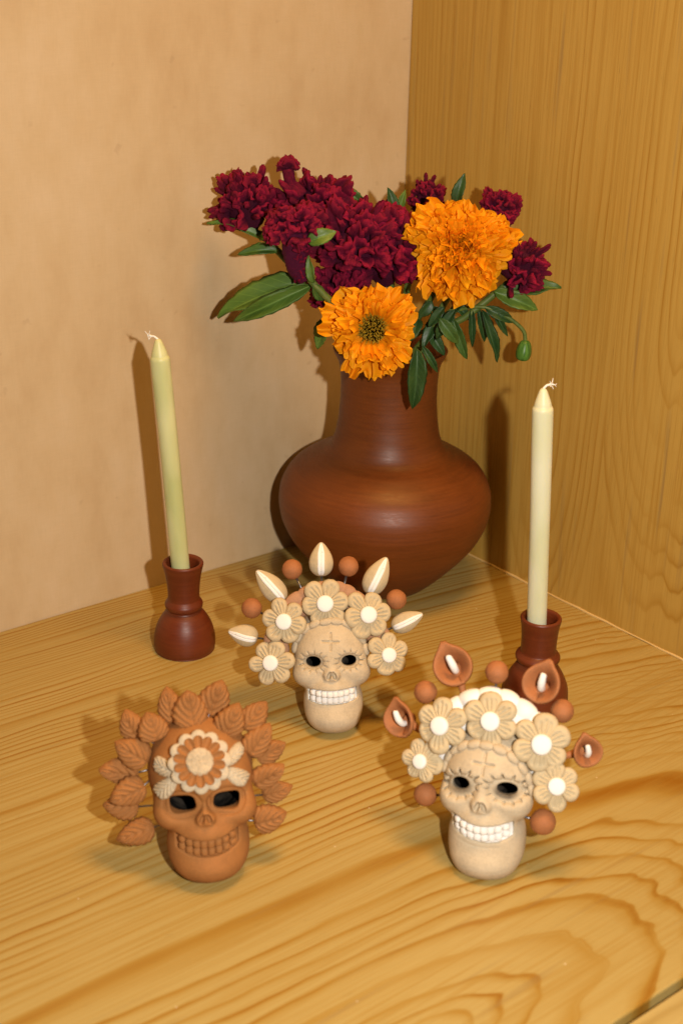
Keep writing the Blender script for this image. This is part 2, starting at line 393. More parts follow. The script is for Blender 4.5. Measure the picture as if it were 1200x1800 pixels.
# ------------------------------------------------------------------ vase
VX, VY = -10.3, -10.85
vprof = [(0, 0.0), (3.5, 0), (4.35, .3), (6.1, 2.0), (7.95, 4.2), (9.0, 6.2), (9.33, 8.1), (9.0, 9.75), (8.05, 11.1), (6.55, 12.1), (5.25, 12.75), (4.65, 13.7), (4.28, 15.5),
         (4.12, 18.0), (4.25, 20.2), (4.75, 21.4), (4.85, 21.65), (4.7, 21.75), (4.45, 21.4), (3.9, 20.0), (3.75, 18), (4.0, 15), (5.6, 12), (8.3, 9.5), (8.5, 7), (5, 2), (0, 1.2)]
V, F = lathe(vprof, 120, 10, 0.006, 1.3)
_rg = 1+0.0011*np.sin(V[:, 2]*4.3+0.6*np.sin(V[:, 2]*1.7))+0.0005*np.sin(V[:, 2]*11+1)
V[:, :2] *= _rg[:, None]
tag(put('clay_vase', to_mesh('clay_vase', V, F, M['vase']), loc=(VX, VY, 0)), 'large round bellied brown clay vase holding the flowers', 'vase')

# ------------------------------------------------------------------ candles and holders
hp1 = [(0, 0), (2.2, 0), (2.42, .14), (2.5, .6), (2.43, 1.4), (2.16, 2.3), (1.70, 3.1), (1.36, 3.5), (1.36, 3.62), (1.5, 3.8), (1.52, 4.1), (1.36, 4.38), (1.27, 4.6), (1.29, 5.5), (1.43, 6.6), (1.6, 7.4), (1.62, 7.62), (1.5, 7.72), (1.3, 7.6), (1.18, 7.2), (1.05, 6.0), (1.0, 4.9), (0, 4.8)]
hp2 = [(0, 0), (2.25, 0), (2.45, .15), (2.55, .7), (2.45, 1.8), (2.1, 2.7), (1.62, 3.5), (1.38, 3.8), (1.42, 3.9), (1.66, 4.1), (1.68, 4.4), (1.46, 4.66), (1.34, 4.8), (1.34, 5.6), (1.40, 6.6), (1.52, 7.3), (1.54, 7.5), (1.42, 7.62), (1.22, 7.5), (1.12, 7.1), (1.02, 6.0), (1.0, 4.9), (0, 4.8)]
def holder(prof, loc, seed, label):
    V, F = lathe(prof, 72, 6, 0.008, seed)
    tag(put('candle_holder', to_mesh('candle_holder', V, F, M['holder']), loc=loc), label, 'candle holder', 'red clay candle holders')
HL = Vector((-31.5, -11.2, 0)); HR = Vector((-15.05, -34.55, 0))
holder(hp1, HL, 0.7, 'red clay candle holder standing close to the tan wall')
holder(hp2, HR, 2.9, 'red clay candle holder behind the skull with calla lilies')

def candle(base, top, r, mat, wick, label, seed):
    base, top = Vector(base), Vector(top); ax = top-base; L = ax.length
    pr = [(0, 0), (r*0.92, 0.0), (r*0.99, 0.25), (r, 1.0), (r, 2.5), (r*1.01, 5.5), (r*1.0, L*0.5), (r*1.01, L-5), (r*1.02, L-2.2), (r*1.02, L-1.0), (r*1.02, L-0.45), (r*1.01, L-0.15), (r*0.95, L+0.0), (r*0.86, L+0.12), (r*0.77, L+0.40), (r*0.56, L+0.85), (r*0.38, L+1.2), (r*0.22, L+1.36), (0, L+1.42)]
    V, F = lathe(pr, 40, 6, 0.012, seed)
    # a slight hand-dipped bend
    V = np.array(V); V[:, 0] += 0.10*np.sin(V[:, 2]/L*2.6+seed); V[:, 1] += 0.05*np.sin(V[:, 2]/L*4.1+seed)
    o = tag(put('candle', to_mesh('candle', V, F, mat), M=frame(base, ax, (0.2, 1, 0))), label, 'candle', 'unlit taper candles')
    inv = frame(base, ax, (0.2, 1, 0)).inverted()
    off = Vector((0.10*math.sin(2.6*(L+1.4)/L+seed), 0.05*math.sin(4.1*(L+1.4)/L+seed), L+1.36))
    d = inv.to_3x3() @ Vector(wick)
    rr = random.Random(seed*10)
    pts = [off, off+d*0.35+Vector((0, 0, 0.08)), off+d*0.7+Vector((0.02, 0.03, -0.02)), off+d]
    V, F = tube([tuple(p) for p in pts], [0.09, 0.08, 0.09, 0.07], 7, 5)
    V, F = list(map(tuple, V)), list(F)
    for k in range(9):                                   # frayed strands
        a = off+d*rr.uniform(0.55, 1.0); e = Vector((rr.uniform(-1, 1), rr.uniform(-1, 1), rr.uniform(-1, 1)))*0.33
        v2, f2 = tube([tuple(a), tuple(a+e*0.6+d*0.08), tuple(a+e+d*0.1+Vector((0, 0, rr.uniform(-.1, .15))))], [0.032, 0.028, 0.02], 5, 3)
        n0 = len(V); V += list(map(tuple, v2)); F += [tuple(i+n0 for i in f) for f in f2]
    put('wick', to_mesh('wick', V, F, M['wick']), o)
candle((-31.62, -11.12, 5.0), (-32.56, -10.39, 24.55), 0.73, M['wax1'], tuple(CR*-0.80+CU*0.38), 'pale green taper candle leaning left by the tan wall', 1.0)
candle((-15.25, -34.40, 5.0), (-15.92, -33.87, 23.95), 0.725, M['wax2'], tuple(CR*0.62+CU*0.42), 'pale ivory taper candle beside the wooden side panel', 2.0)

# ------------------------------------------------------------------ signed distance modelling for the skulls
def sub(P, c): return P-np.array(c, dtype=np.float32)
def ell(P, c, r):
    d = sub(P, c); r = np.array(r, dtype=np.float32)
    k0 = np.sqrt(((d/r)**2).sum(-1)); k1 = np.sqrt(((d/(r*r))**2).sum(-1))+1e-6
    return k0*(k0-1)/k1
def rbox(P, c, h, rd):
    d = np.abs(sub(P, c))-(np.array(h, dtype=np.float32)-rd)
    return np.sqrt((np.maximum(d, 0)**2).sum(-1))+np.minimum(d.max(-1), 0)-rd
def caps(P, a, b, r):
    a = np.array(a, dtype=np.float32); b = np.array(b, dtype=np.float32); pa = P-a; ba = b-a
    h = np.clip((pa@ba)/(ba@ba), 0, 1)
    return np.sqrt(((pa-h[..., None]*ba)**2).sum(-1))-r
def smin(a, b, k): h = np.maximum(k-np.abs(a-b), 0)/k; return np.minimum(a, b)-h*h*k*0.25
def smax(a, b, k): return -smin(-a, -b, k)
def seg2(x, z, a, b):
    ax, az = a; bx, bz = b; dx, dz = bx-ax, bz-az
    h = np.clip(((x-ax)*dx+(z-az)*dz)/(dx*dx+dz*dz), 0, 1)
    return np.sqrt((x-ax-h*dx)**2+(z-az-h*dz)**2)

def surface_nets(fn, lo, hi, h):
    lo = np.array(lo, float); n = np.ceil((np.array(hi)-lo)/h).astype(int)+1
    ax = [lo[i]+h*np.arange(n[i]) for i in range(3)]
    Fv = np.empty(n, np.float32)
    for i0 in range(0, n[0], 24):
        g = np.stack(np.meshgrid(ax[0][i0:i0+24], ax[1], ax[2], indexing='ij'), -1).astype(np.float32)
        Fv[i0:i0+24] = fn(g)
    S = Fv < 0
    c = [(i, j, k) for i in (0, 1) for j in (0, 1) for k in (0, 1)]
    cut = lambda A, o: A[o[0]:n[0]-1+o[0], o[1]:n[1]-1+o[1], o[2]:n[2]-1+o[2]]
    cnt = sum(cut(S, o).astype(np.int8) for o in c)
    act = (cnt > 0) & (cnt < 8); idx = -np.ones(act.shape, int); idx[act] = np.arange(act.sum())
    I = np.argwhere(act); vals = {o: Fv[I[:, 0]+o[0], I[:, 1]+o[1], I[:, 2]+o[2]] for o in c}
    acc = np.zeros((len(I), 3)); num = np.zeros(len(I))
    for o in c:
        for d in range(3):
            if o[d] == 0:
                p = list(o); p[d] = 1; p = tuple(p); a, b = vals[o], vals[p]; mk = (a < 0) != (b < 0)
                tt = np.where(mk, a/np.where(a == b, 1, a-b), 0)
                q = np.tile(np.array(o, float), (len(I), 1)); q[:, d] = tt; acc[mk] += q[mk]; num[mk] += 1
    V = lo+h*(I+acc/num[:, None]); Q = []
    for d in range(3):
        sl0 = [slice(None)]*3; sl1 = [slice(None)]*3; sl0[d] = slice(0, -1); sl1[d] = slice(1, None)
        A, B = S[tuple(sl0)], S[tuple(sl1)]; E = np.argwhere(A != B); e, f = (d+1) % 3, (d+2) % 3
        ok = (E[:, e] > 0) & (E[:, f] > 0) & (E[:, e] < n[e]-1) & (E[:, f] < n[f]-1); E = E[ok]
        q = []
        for (u, w) in ((-1, -1), (0, -1), (0, 0), (-1, 0)):
            G = E.copy(); G[:, e] += u; G[:, f] += w; q.append(idx[G[:, 0], G[:, 1], G[:, 2]])
        q = np.stack(q, 1); fl = ~A[E[:, 0], E[:, 1], E[:, 2]]; q[fl] = q[fl][:, ::-1]; Q.append(q)
    return V, np.concatenate(Q)

class Skull:
    def __init__(s, kind, loc, rot, scale):
        s.kind = kind; s.rot = Euler(rot, 'XYZ'); s.loc = loc; s.scale = scale
        R = s.rot.to_matrix(); s.fl = np.array([R[2][0], R[2][1], R[2][2]], np.float32)      # world up in local terms
    def hollow(s, P):
        if s.kind == 1: return smin(ell(P, (-0.1, 1.1, 6.0), (2.6, 2.7, 2.6)), ell(P, (0, -0.35, 5.05), (2.2, 1.45, 1.05)), 0.4)
        return smin(ell(P, (0, 1.0, 5.8), (2.35, 2.55, 2.4)), ell(P, (0, -0.35, 5.25), (2.05, 1.45, 1.05)), 0.4)
    def body(s, P):
        Pm = P.copy(); Pm[..., 0] = np.abs(P[..., 0])
        k = s.kind
        if k == 1: d = ell(P, (-0.15, 0.9, 6.15), (3.12, 3.15, 3.25))
        elif k == 2: d = ell(P, (0, 1.0, 6.0), (2.8, 3.1, 3.0))
        else: d = ell(P, (0, 1.0, 5.9), (2.75, 3.1, 2.9))
        d = smin(d, ell(P, (0, -0.45, 5.15), (2.55, 1.95, 2.3)), 0.9)
        cw = {1: 1.80, 2: 1.66, 3: 1.56}[k]
        ck = ell(Pm, (cw, -0.85, 4.22), (1.22, 1.30, 1.02))
        d = smin(d, ck, 0.7)
        d = smin(d, ell(P, (0, -0.95, 3.25), (1.9, 1.75, 1.25)), 0.35)                        # muzzle
        lo = {1: 0.0, 2: 0.10, 3: 0.45}[k]
        jr = {1: (2.50, 2.22, 2.25), 2: (2.28, 2.15, 2.20), 3: (2.38, 2.15, 2.45)}[k]
        j = ell(P, (0.06, -0.12, 2.0-lo*0.6), jr)*0.5+rbox(P, (0.06, -0.12, 1.85-lo*0.5), (jr[0]*0.96, 2.08, 2.2+lo*0.5), 1.7)*0.5
        j = smin(j, ell(P, (0.06, -1.05, 0.95-lo), (1.62, 1.45, 0.98)), 0.7)
        j = smax(j, -ell(Pm, (2.9, -1.6, 2.95), (0.50, 1.3, 0.28)), 0.35)                     # step under the cheekbone
        d = smin(d, j, 0.34)
        d = smin(d, caps(P, (0, -2.1, 5.3), (0, -2.55, 4.55), 0.26), 0.45)                    # bridge of the nose
        d = smin(d, ell(P, (0, -2.35, 4.3), (0.62, 0.48, 0.52)), 0.22)
        return d
    def eye(s, P):
        x, z = P[..., 0], P[..., 2]; out = []
        for sg in (-1, 1):
            c = {1: (1.27, 5.05), 2: (1.31, 5.27), 3: (1.37, 5.24)}[s.kind]
            dx, dz = x-sg*c[0], z-c[1]
            tl = {1: -0.16*sg, 2: -0.06*sg, 3: -0.28*sg}[s.kind]
            out.append((dx*math.cos(tl)+dz*math.sin(tl), -dx*math.sin(tl)+dz*math.cos(tl)))
        return out
    def nomouth(s, P):
        d = s.body(P); y = P[..., 1]; fr = y < 0.3
        sz = {1: ((1.08, 0.82), (0.80, 0.45)), 2: ((0.70, 0.50), (0.57, 0.38)), 3: ((0.98, 0.66), (0.60, 0.34))}[s.kind]
        for (dx, dz) in s.eye(P):
            e = np.sqrt((dx/sz[0][0])**2+(dz/sz[0][1])**2)
            carve = np.where(fr, np.maximum((e-1)*0.55, -(d+0.26)), 5.0)
            d = smax(d, -carve, 0.34)
        for sg in (-1, 1):
            q = P.copy(); q[..., 0] = q[..., 0]-sg*(0.19+0.30*(4.3-P[..., 2]))
            d = smax(d, -ell(q, (0, -2.90, 4.28), (0.175, 0.55, 0.36)), 0.06)                  # nostrils
        return d
    def full(s, P):
        d = s.nomouth(P); x, y, z = P[..., 0], P[..., 1], P[..., 2]; fr = y < 0.3
        # lashes and cross scratched in the clay
        if s.kind != 1:
            sz = (0.80, 0.60) if s.kind == 2 else (0.92, 0.60)
            for (dx, dz) in s.eye(P):
                e = np.sqrt((dx/sz[0])**2+(dz/sz[1])**2); ph = np.arctan2(dz/sz[1], dx/sz[0])
                if s.kind == 3:
                    win = np.exp(-((e-np.where(ph > 0, 1.36, 1.22))/np.where(ph > 0, 0.26, 0.14))**2); amp = np.where(ph > -0.25, 0.27, 0.15)
                else: win = np.exp(-((e-1.20)/0.22)**2); amp = 0.15
                g = np.maximum(0, np.cos(ph*13))**5
                d = np.where(fr, d+amp*win*g, d)
            cz = 6.75
            g = np.minimum(seg2(x, z, (-0.62, cz+0.03), (0.58, cz-0.04)), seg2(x, z, (0.03, cz+0.58), (-0.02, cz-0.62)))
            d = np.where(fr, d+0.17*np.exp(-(g/0.065)**2), d)
        # mouth
        m2 = s.mouth(x, z)
        b = s.body(P)
        carve = np.where(fr, np.maximum(m2, -(b+0.20)), 5.0)
        d = smax(d, -carve, 0.12)
        # lip creases under the teeth
        if s.kind == 3: d = np.where(fr & (np.abs(x) < 1.7), d+0.05*np.exp(-((z-(s.zc(x)-0.85))/0.05)**2)*np.clip(1.7-np.abs(x), 0, 1), d)
        # hollow inside, open through the sockets
        d = smax(d, -s.hollow(P), 0.05)
        hs = {1: (0.76, 0.54), 2: (0.54, 0.40), 3: (0.58, 0.37)}[s.kind]
        for i, (dx, dz) in enumerate(s.eye(P)):
            off = 0.10 if s.kind == 3 else 0.0
            pw = 3 if s.kind == 1 else 2
            e = (np.abs(dx/hs[0])**pw+np.abs((dz-off)/hs[1])**pw)**(1/pw)
            hole = np.where(y < 1.0, (e-1)*0.36, 5.0)
            d = smax(d, -hole, 0.10)
        # flat where it stands on the shelf
        d = smax(d, -(P@s.fl)*1.0, 0.15)
        return d
    def zc(s, x): return s.mz+{1: 0.135, 2: 0.06, 3: 0.13}[s.kind]*x*x+{1: 0.0, 2: 0.0, 3: -0.05}[s.kind]*x
    def mouth(s, x, z):
        hw, hh = 1.80, 0.55
        return np.maximum(np.abs(x-s.mx)-hw, np.abs(z-s.zc(x))-hh*(1-0.22*(np.abs(x)/hw)**4))
    def hits(s, X, Z):
        p = np.stack([X, np.full_like(X, -4.5), Z], -1).astype(np.float32); go = np.ones(len(p), bool)
        for _ in range(70):
            dd = s.body(p); go &= dd > 0.004; p[:, 1] += np.where(go & (p[:, 1] < 2), np.maximum(dd*0.6, 0.004), 0)
        e = np.float32(0.05); g = np.stack([s.body(p+e*np.eye(3, dtype=np.float32)[i])-s.body(p-e*np.eye(3, dtype=np.float32)[i]) for i in range(3)], -1)
        return p, g/(np.linalg.norm(g, axis=1)[:, None]+1e-9)
    def hit(s, x, z, fn=None, y0=-4.5):
        fn = fn or s.body; p = np.array([[x, y0, z]], np.float32)
        for _ in range(90):
            dd = float(fn(p)[0]); p[0, 1] += max(dd*0.6, 0.004) if dd > 0 else 0
            if dd < 0.004 or p[0, 1] > 2: break
        return Vector([float(v) for v in p[0]])
    def nrm(s, p, fn=None):
        fn = fn or s.body; e = 0.05; p = np.array(p, np.float32)
        Q = np.array([p+np.array(v, np.float32)*e for v in ((1, 0, 0), (-1, 0, 0), (0, 1, 0), (0, -1, 0), (0, 0, 1), (0, 0, -1))], np.float32); v = fn(Q)
        return Vector((float(v[0]-v[1]), float(v[2]-v[3]), float(v[4]-v[5]))).normalized()
    def build(s, label, mat, tooth_mat):
        s.mz = {1: 2.38, 2: 2.62, 3: 2.56}[s.kind]; s.mx = 0.02
        root = empty('clay_skull', s.loc, s.rot, s.scale); tag(root, label, 'skull', 'clay skull figurines'); s.root = root
        V, Q = surface_nets(s.full, (-3.7, -3.6, -0.9), (3.7, 4.6, 10.0), 0.068)
        P = V.astype(np.float32)
        for _ in range(2):                                   # pull the vertices onto the true surface
            d = s.full(P); g = np.stack([(s.full(P+np.float32(0.03)*np.eye(3, dtype=np.float32)[i])-d)/0.03 for i in range(3)], -1)
            gn = (g*g).sum(-1)+0.15; P = P-np.clip(d/gn, -0.04, 0.04)[:, None]*g
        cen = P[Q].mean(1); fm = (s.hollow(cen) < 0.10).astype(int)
        if tooth_mat is not mat:
            fc = (s.mouth(cen[:, 0], cen[:, 2]) < 0.0) & (cen[:, 1] < -1.0) & (s.body(cen) < -0.06) & (fm == 0); fm[fc] = 2
        sk_me = to_mesh('skull_body', P, Q, [mat, M['eye_dark'], tooth_mat], fmat=fm)
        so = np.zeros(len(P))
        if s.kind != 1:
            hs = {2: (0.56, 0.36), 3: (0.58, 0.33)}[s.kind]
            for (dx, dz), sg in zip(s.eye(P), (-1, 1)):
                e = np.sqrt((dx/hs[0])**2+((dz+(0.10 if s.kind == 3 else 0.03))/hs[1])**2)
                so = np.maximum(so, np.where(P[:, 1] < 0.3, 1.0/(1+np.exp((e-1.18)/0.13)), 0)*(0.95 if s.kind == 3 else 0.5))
        at_ = sk_me.attributes.new('eye_dark', 'FLOAT', 'POINT'); at_.data.foreach_set('value', so.astype(np.float32))
        put('skull_body', sk_me, root)
        # teeth
        nt = 8
        tw = 3.54/nt
        for row in (0, 1):
            for i in range(nt):
                x = s.mx-1.77+tw*(i+0.5); h = 0.53-0.10*(abs(i-3.5)/3.5)**2
                zc = s.zc(x)+(0.26 if row == 0 else -0.26)*(1-0.16*(abs(x)/1.7)**3)
                p = s.hit(x, zc); n = s.nrm(p); n.z *= 0.25
                rr = random.Random(s.kind*100+row*20+i)
                Mx = frame(p-n.normalized()*0.13, n, (rr.uniform(-.05, .05), 0, 1), tw*1.0*rr.uniform(.96, 1.02), h*rr.uniform(.96, 1.04), 0.36*rr.uniform(.9, 1.1))
                put('tooth', tooth_mesh(tooth_mat), root, Mx)
        return root

_cache = {}
def cached(key, fn):
    if key not in _cache: _cache[key] = fn()
    return _cache[key]

def tooth_mesh(mat):
    def mk():
        n = 7; u = np.linspace(-1, 1, n); X, Y = np.meshgrid(u, u, indexing='ij')
        e = np.maximum(np.abs(X), np.abs(Y)); z = 0.5*(1-e**5*0.75)-0.10*(X**2+Y**2)*0.5
        sx = X*(1-0.10*np.abs(Y)**3); sy = Y*(1-0.10*np.abs(X)**3)
        top = np.stack([sx*0.5, sy*0.5, z], -1); bot = np.stack([sx*0.5, sy*0.5, np.full_like(z, -0.5)], -1)
        V, F = slab(top, bot, n, n); return to_mesh('tooth', V, F, mat)
    return cached(('tooth', mat.name), mk)

# ---- clay decorations
def clay_petal_mesh(mat, seed):
    def mk():
        rr = random.Random(seed); nu, nv = 23, 21
        T, Vv = np.meshgrid(np.linspace(0, 1, nu), np.linspace(-1, 1, nv), indexing='ij')
        w = np.where(T < 0.60, 0.08+0.29*np.sin(T/0.60*np.pi/2)**1.15, 0.37*np.sqrt(np.maximum(0.0, 1-((T-0.60)/0.40)**2))+0.004)
        w = w*rr.uniform(.95, 1.05); r = 0.16+0.84*T
        edge = np.maximum(np.abs(Vv)**4, np.clip((T-0.8)/0.2, 0, 1)**3)
        z = 0.0+0.165*(1-Vv**2*0.45)*np.sqrt(np.maximum(0.01, 1-edge))-0.10*T**2
        for c, dp, t0, t1 in ((0, .10, .10, .80), (-.42, .09, .12, .66), (.42, .09, .12, .70)):
            cc = c*(0.9+0.2*rr.random()); z = z-dp*np.exp(-((Vv-cc)/0.11)**2)*np.clip((T-t0)/.08, 0, 1)*np.clip((t1+rr.uniform(-.05, .1)-T)/.12, 0, 1)
        top = np.stack([w*Vv, r, z], -1); bot = np.stack([w*Vv*0.94, r*0.99, np.full_like(z, -0.06)-0.10*T**2], -1)
        V, F = slab(top, bot, nu, nv); return to_mesh('petal', V, F, mat)
    return cached(('cpetal', mat.name, seed), mk)
def clay_flower(root, p, n, R, seed, petal_mat, cen_mat, np_=6):
    rr = random.Random(seed)
    V, F = cached(('fdiscraw',), lambda: lathe([(0, -0.16), (0.45, -0.15), (0.55, -0.06), (0.40, 0.04), (0, 0.06)], 20, 3))
    me = cached(('fdisc', petal_mat.name), lambda: to_mesh('flower', V, F, petal_mat))
    fl = put('flower', me, root, frame(p, n, (rr.uniform(-.5, .5), 0, 1), R, R, R))
    for k in range(np_):
        a = 2*math.pi*k/np_+rr.uniform(-.05, .05)
        Mx = Matrix.Rotation(a, 4, 'Z') @ Matrix.Rotation(rr.uniform(-.10, .10), 4, 'X') @ Matrix.Rotation(rr.uniform(-.08, .08), 4, 'Y') @ Matrix.Diagonal((rr.uniform(.92, 1.08), rr.uniform(.90, 1.05), 1, 1))
        put('petal', clay_petal_mesh(petal_mat, rr.randrange(4)), fl, Mx)
    cm = cached(('fcen', cen_mat.name), lambda: to_mesh('flower_center', *lathe([(0, 0.02), (0.29, 0.03), (0.335, 0.10), (0.31, 0.20), (0.2, 0.245), (0, 0.255)], 26, 4, 0.02), cen_mat))
    put('flower_center', cm, fl, Matrix.Translation((0, 0, 0.06)))
    return fl

def clay_leaf_mesh(mat, seed):
    def mk():
        rr = random.Random(seed+50); nu, nv = 41, 23
        T, Vv = np.meshgrid(np.linspace(0, 1, nu), np.linspace(-1, 1, nv), indexing='ij')
        w = (np.maximum(T, 1e-4)**0.42)*(np.maximum(1-T, 0)**0.82); w = w/w.max()*0.5+0.008
        w = w*(1+0.05*np.sin(T*38)*np.clip(np.abs(Vv)-.6, 0, 1)*2)
        dome = np.sqrt(np.maximum(0.0, 1-Vv**4))*np.minimum(1, (np.maximum(1-T, 0)*6)**.5)*np.minimum(1, (T*8+.1)**.5)
        z = 0.17*dome-0.07*Vv**2
        g = (T*4.8-np.abs(Vv)*2.5+rr.uniform(0, 1)) % 1.0
        z = z-0.085*np.exp(-((g-0.5)/0.15)**2)*np.clip(np.abs(Vv)/0.15, 0, 1)*np.clip((1-np.abs(Vv))/.12, 0, 1)*dome
        z = z-0.075*np.exp(-(Vv/0.07)**2)*dome
        bend = rr.uniform(-.12, .12); z = z+bend*(T-.5)**2*2+0.05*np.sin(T*3+seed)
        x = w*Vv; y = T+0.0*Vv
        top = np.stack([x, y, z], -1); bot = np.stack([x*0.96, y, -0.08+bend*(T-.5)**2*2+0.05*np.sin(T*3+seed)+0*x], -1)
        V, F = slab(top, bot, nu, nv); return to_mesh('leaf', V, F, mat)
    return cached(('cleaf', mat.name, seed), mk)

def wire(root, a, b, r=0.055):
    V, F = tube([tuple(a), tuple(b)], r, 7, 1); put('wire', to_mesh('wire', V, F, M['wire']), root)

def arc_band(root, name, pts, ra, rb, lobes, mat, seed, y_amp=0.12):
    """ruffled band of clay: tube along pts with lobed, flattened section"""
    P = catmull([(x, y, z) for (x, y, z) in pts], 14); n = 22; T = np.gradient(P, axis=0); T /= np.linalg.norm(T, axis=1)[:, None]
    s = np.linspace(0, 1, len(P)); V = []
    a = np.linspace(0, 2*np.pi, n, endpoint=False)
    for p, t_, q in zip(P, T, s):
        yv = np.array([0, 1.0, 0]); rv = np.cross(yv, t_); rv /= np.linalg.norm(rv)
        lob = abs(math.sin(math.pi*q*lobes)); k = (0.80+0.20*lob**0.5)*min(1, (q*14)**.5+.15, ((1-q)*14)**.5+.15)
        yo = y_amp*math.sin(q*23+seed)
        V.append(p+yv*yo+k*(ra*np.cos(a)[:, None]*rv+rb*(0.9+.2*lob)*np.sin(a)[:, None]*yv))
    V = np.array(V).reshape(-1, 3); F = []
    for i in range(len(P)-1):
        for j in range(n): F.append((i*n+j, i*n+(j+1) % n, (i+1)*n+(j+1) % n, (i+1)*n+j))
    F += [tuple(range(n))[::-1], tuple(range((len(P)-1)*n, len(P)*n))]
    return put(name, to_mesh(name, V, F, mat), root)

def ball(root, p, r, mat, seed):
    me = cached(('ball', mat.name, seed % 3), lambda: to_mesh('bead', *ico(1, 16, 22, 0.03, seed % 3), mat))
    return put('bead', me, root, Matrix.Translation(p) @ Matrix.Rotation(seed*1.3, 4, 'X') @ Matrix.Diagonal((r, r, r, 1)))

def scallops(sk, pts, mat, r):
    for i, (x, z) in enumerate(pts):
        p = sk.hit(x, z); n = sk.nrm(p)
        a = Vector((pts[min(i+1, len(pts)-1)][0]-pts[max(i-1, 0)][0], 0, pts[min(i+1, len(pts)-1)][1]-pts[max(i-1, 0)][1]))
        me = cached(('scal', mat.name), lambda: to_mesh('scallop', *ico(1, 10, 14, 0.05, 3, (0.72, 1.0, 0.55)), mat))
        put('scallop', me, sk.root, frame(p+n*0.05, n, a, r*1.1, r*1.18, r))

# ------------------------------------------------------------------ skull with clay leaves (front left)
S1 = Skull(1, (-45.9, -36.62, 0), (rad(-12.8), rad(-2.4), rad(-31.6)), 1.042)
r1 = S1.build('terracotta skull with a halo of clay leaves and forehead flower', M['terra'], M['terra'])
LEAVES = [((-3.64, 8.31), (-4.3, 10.07), 1.5, 0.7), ((-2.57, 8.37), (-2.98, 9.98), 1.55, 0.1), ((-1.58, 9.11), (-1.86, 11.13), 1.39, 0.8), ((-0.44, 8.92), (-0.6, 11.05), 1.76, 0.2),
          ((0.51, 9.27), (1.38, 11.23), 1.6, 0.9), ((1.34, 8.32), (2.3, 10.13), 1.6, 0.1), ((2.59, 8.4), (3.86, 9.87), 1.34, 0.7), ((2.7, 7.03), (4.02, 8.54), 1.39, 0.1),
          ((3.29, 6.42), (4.93, 7.3), 1.23, 0.7), ((2.96, 5.07), (4.68, 6.11), 1.44, 0.0), ((3.43, 4.17), (5.08, 4.59), 1.23, 0.6), ((2.84, 2.72), (4.7, 3.07), 1.6, 0.2),
          ((-3.15, 7.09), (-4.81, 8.23), 1.6, 0.1), ((-3.83, 6.13), (-5.91, 6.6), 1.5, 0.7), ((-3.44, 5.58), (-5.47, 4.92), 1.6, 0.0), ((-3.93, 4.09), (-5.83, 4.37), 1.39, 0.6), ((-3.1, 2.98), (-5.21, 2.44), 1.34, 0.2)]
rg = random.Random(4)
for i, (b, tp, w, y) in enumerate(LEAVES):
    B = Vector((b[0], y, b[1])); Tt = Vector((tp[0], y+rg.uniform(-.25, .15), tp[1])); L = (Tt-B).length*1.06
    out = Vector((B.x, 0, B.z-5.8)).normalized()
    z = Vector((rg.uniform(-.25, .25), -1, rg.uniform(-.15, .3)))
    put('leaf', clay_leaf_mesh(M['terra'], i % 5), r1, frame_y(B, Tt-B, z, w*rg.uniform(1.1, 1.24), L*rg.uniform(.98, 1.06), 1.4*(w+L)/2))
    cpt = Vector((-0.15+out.x*2.6, 0.9, 6.1+out.z*2.6))
    if B.z < 4.4: cpt = Vector((math.copysign(1.9, B.x), 0.4, B.z+0.1))
    wire(r1, cpt, B+(Tt-B)*0.15, 0.055)
# forehead flower
p = S1.hit(-0.13, 7.55); n = S1.nrm(p); n = Vector((n.x*0.7, n.y, n.z*0.8)).normalized()
Vd, Fd = lathe([(0, -0.12), (1.45, -0.12), (1.5, 0.0), (1.4, 0.12), (0, 0.16)], 40, 4)
fl = put('flower', to_mesh('flower', Vd, Fd, M['cream']), r1, frame(p+n*0.05, n, (0, 0, 1)))
me = to_mesh('scallop', *ico(1, 12, 14, 0.04, 1, (0.47, 0.50, 0.20)), M['cream'])
for k in range(12):
    a = 2*math.pi*k/12; put('scallop', me, fl, Matrix.Rotation(a, 4, 'Z') @ Matrix.Translation((0, 1.36, 0.02)))
def small_petal():
    nu, nv = 13, 9; T, Vv = np.meshgrid(np.linspace(0, 1, nu), np.linspace(-1, 1, nv), indexing='ij')
    w = 0.12+0.135*np.sin(np.minimum(T/.6, 1)*np.pi/2); w = np.where(T > .72, w*np.sqrt(np.maximum(0, 1-((T-.72)/.285)**2)), w)+.004
    z = 0.09+0.22*np.abs(Vv)**2*np.where(T > .9, .6, 1)+0.05*T
    top = np.stack([w*Vv, 0.55+0.95*T, z], -1); bot = np.stack([w*Vv, 0.55+0.95*T, 0*z], -1)
    return to_mesh('petal', *slab(top, bot, nu, nv), M['terra'])
me = small_petal()
for k in range(14):
    a = 2*math.pi*k/14; put('petal', me, fl, Matrix.Rotation(a, 4, 'Z') @ Matrix.Translation((0, 0, 0.10)))
Vc, Fc = lathe([(0, 0), (0.74, 0.02), (0.80, 0.14), (0.74, 0.30), (0.5, 0.37), (0, 0.40)], 44, 6)
rs = random.Random(2); dots = [(math.sqrt(rs.random())*.78, rs.uniform(0, 6.28)) for _ in range(160)]
Vc = np.array(Vc)
for (rr_, aa) in dots:
    dd = (Vc[:, 0]-rr_*math.cos(aa))**2+(Vc[:, 1]-rr_*math.sin(aa))**2; Vc[:, 2] -= 0.05*np.exp(-dd/0.0022)*(Vc[:, 2] > .1)
put('flower_center', to_mesh('flower_center', Vc, Fc, M['stipple']), fl, Matrix.Translation((0, 0, 0.14)))
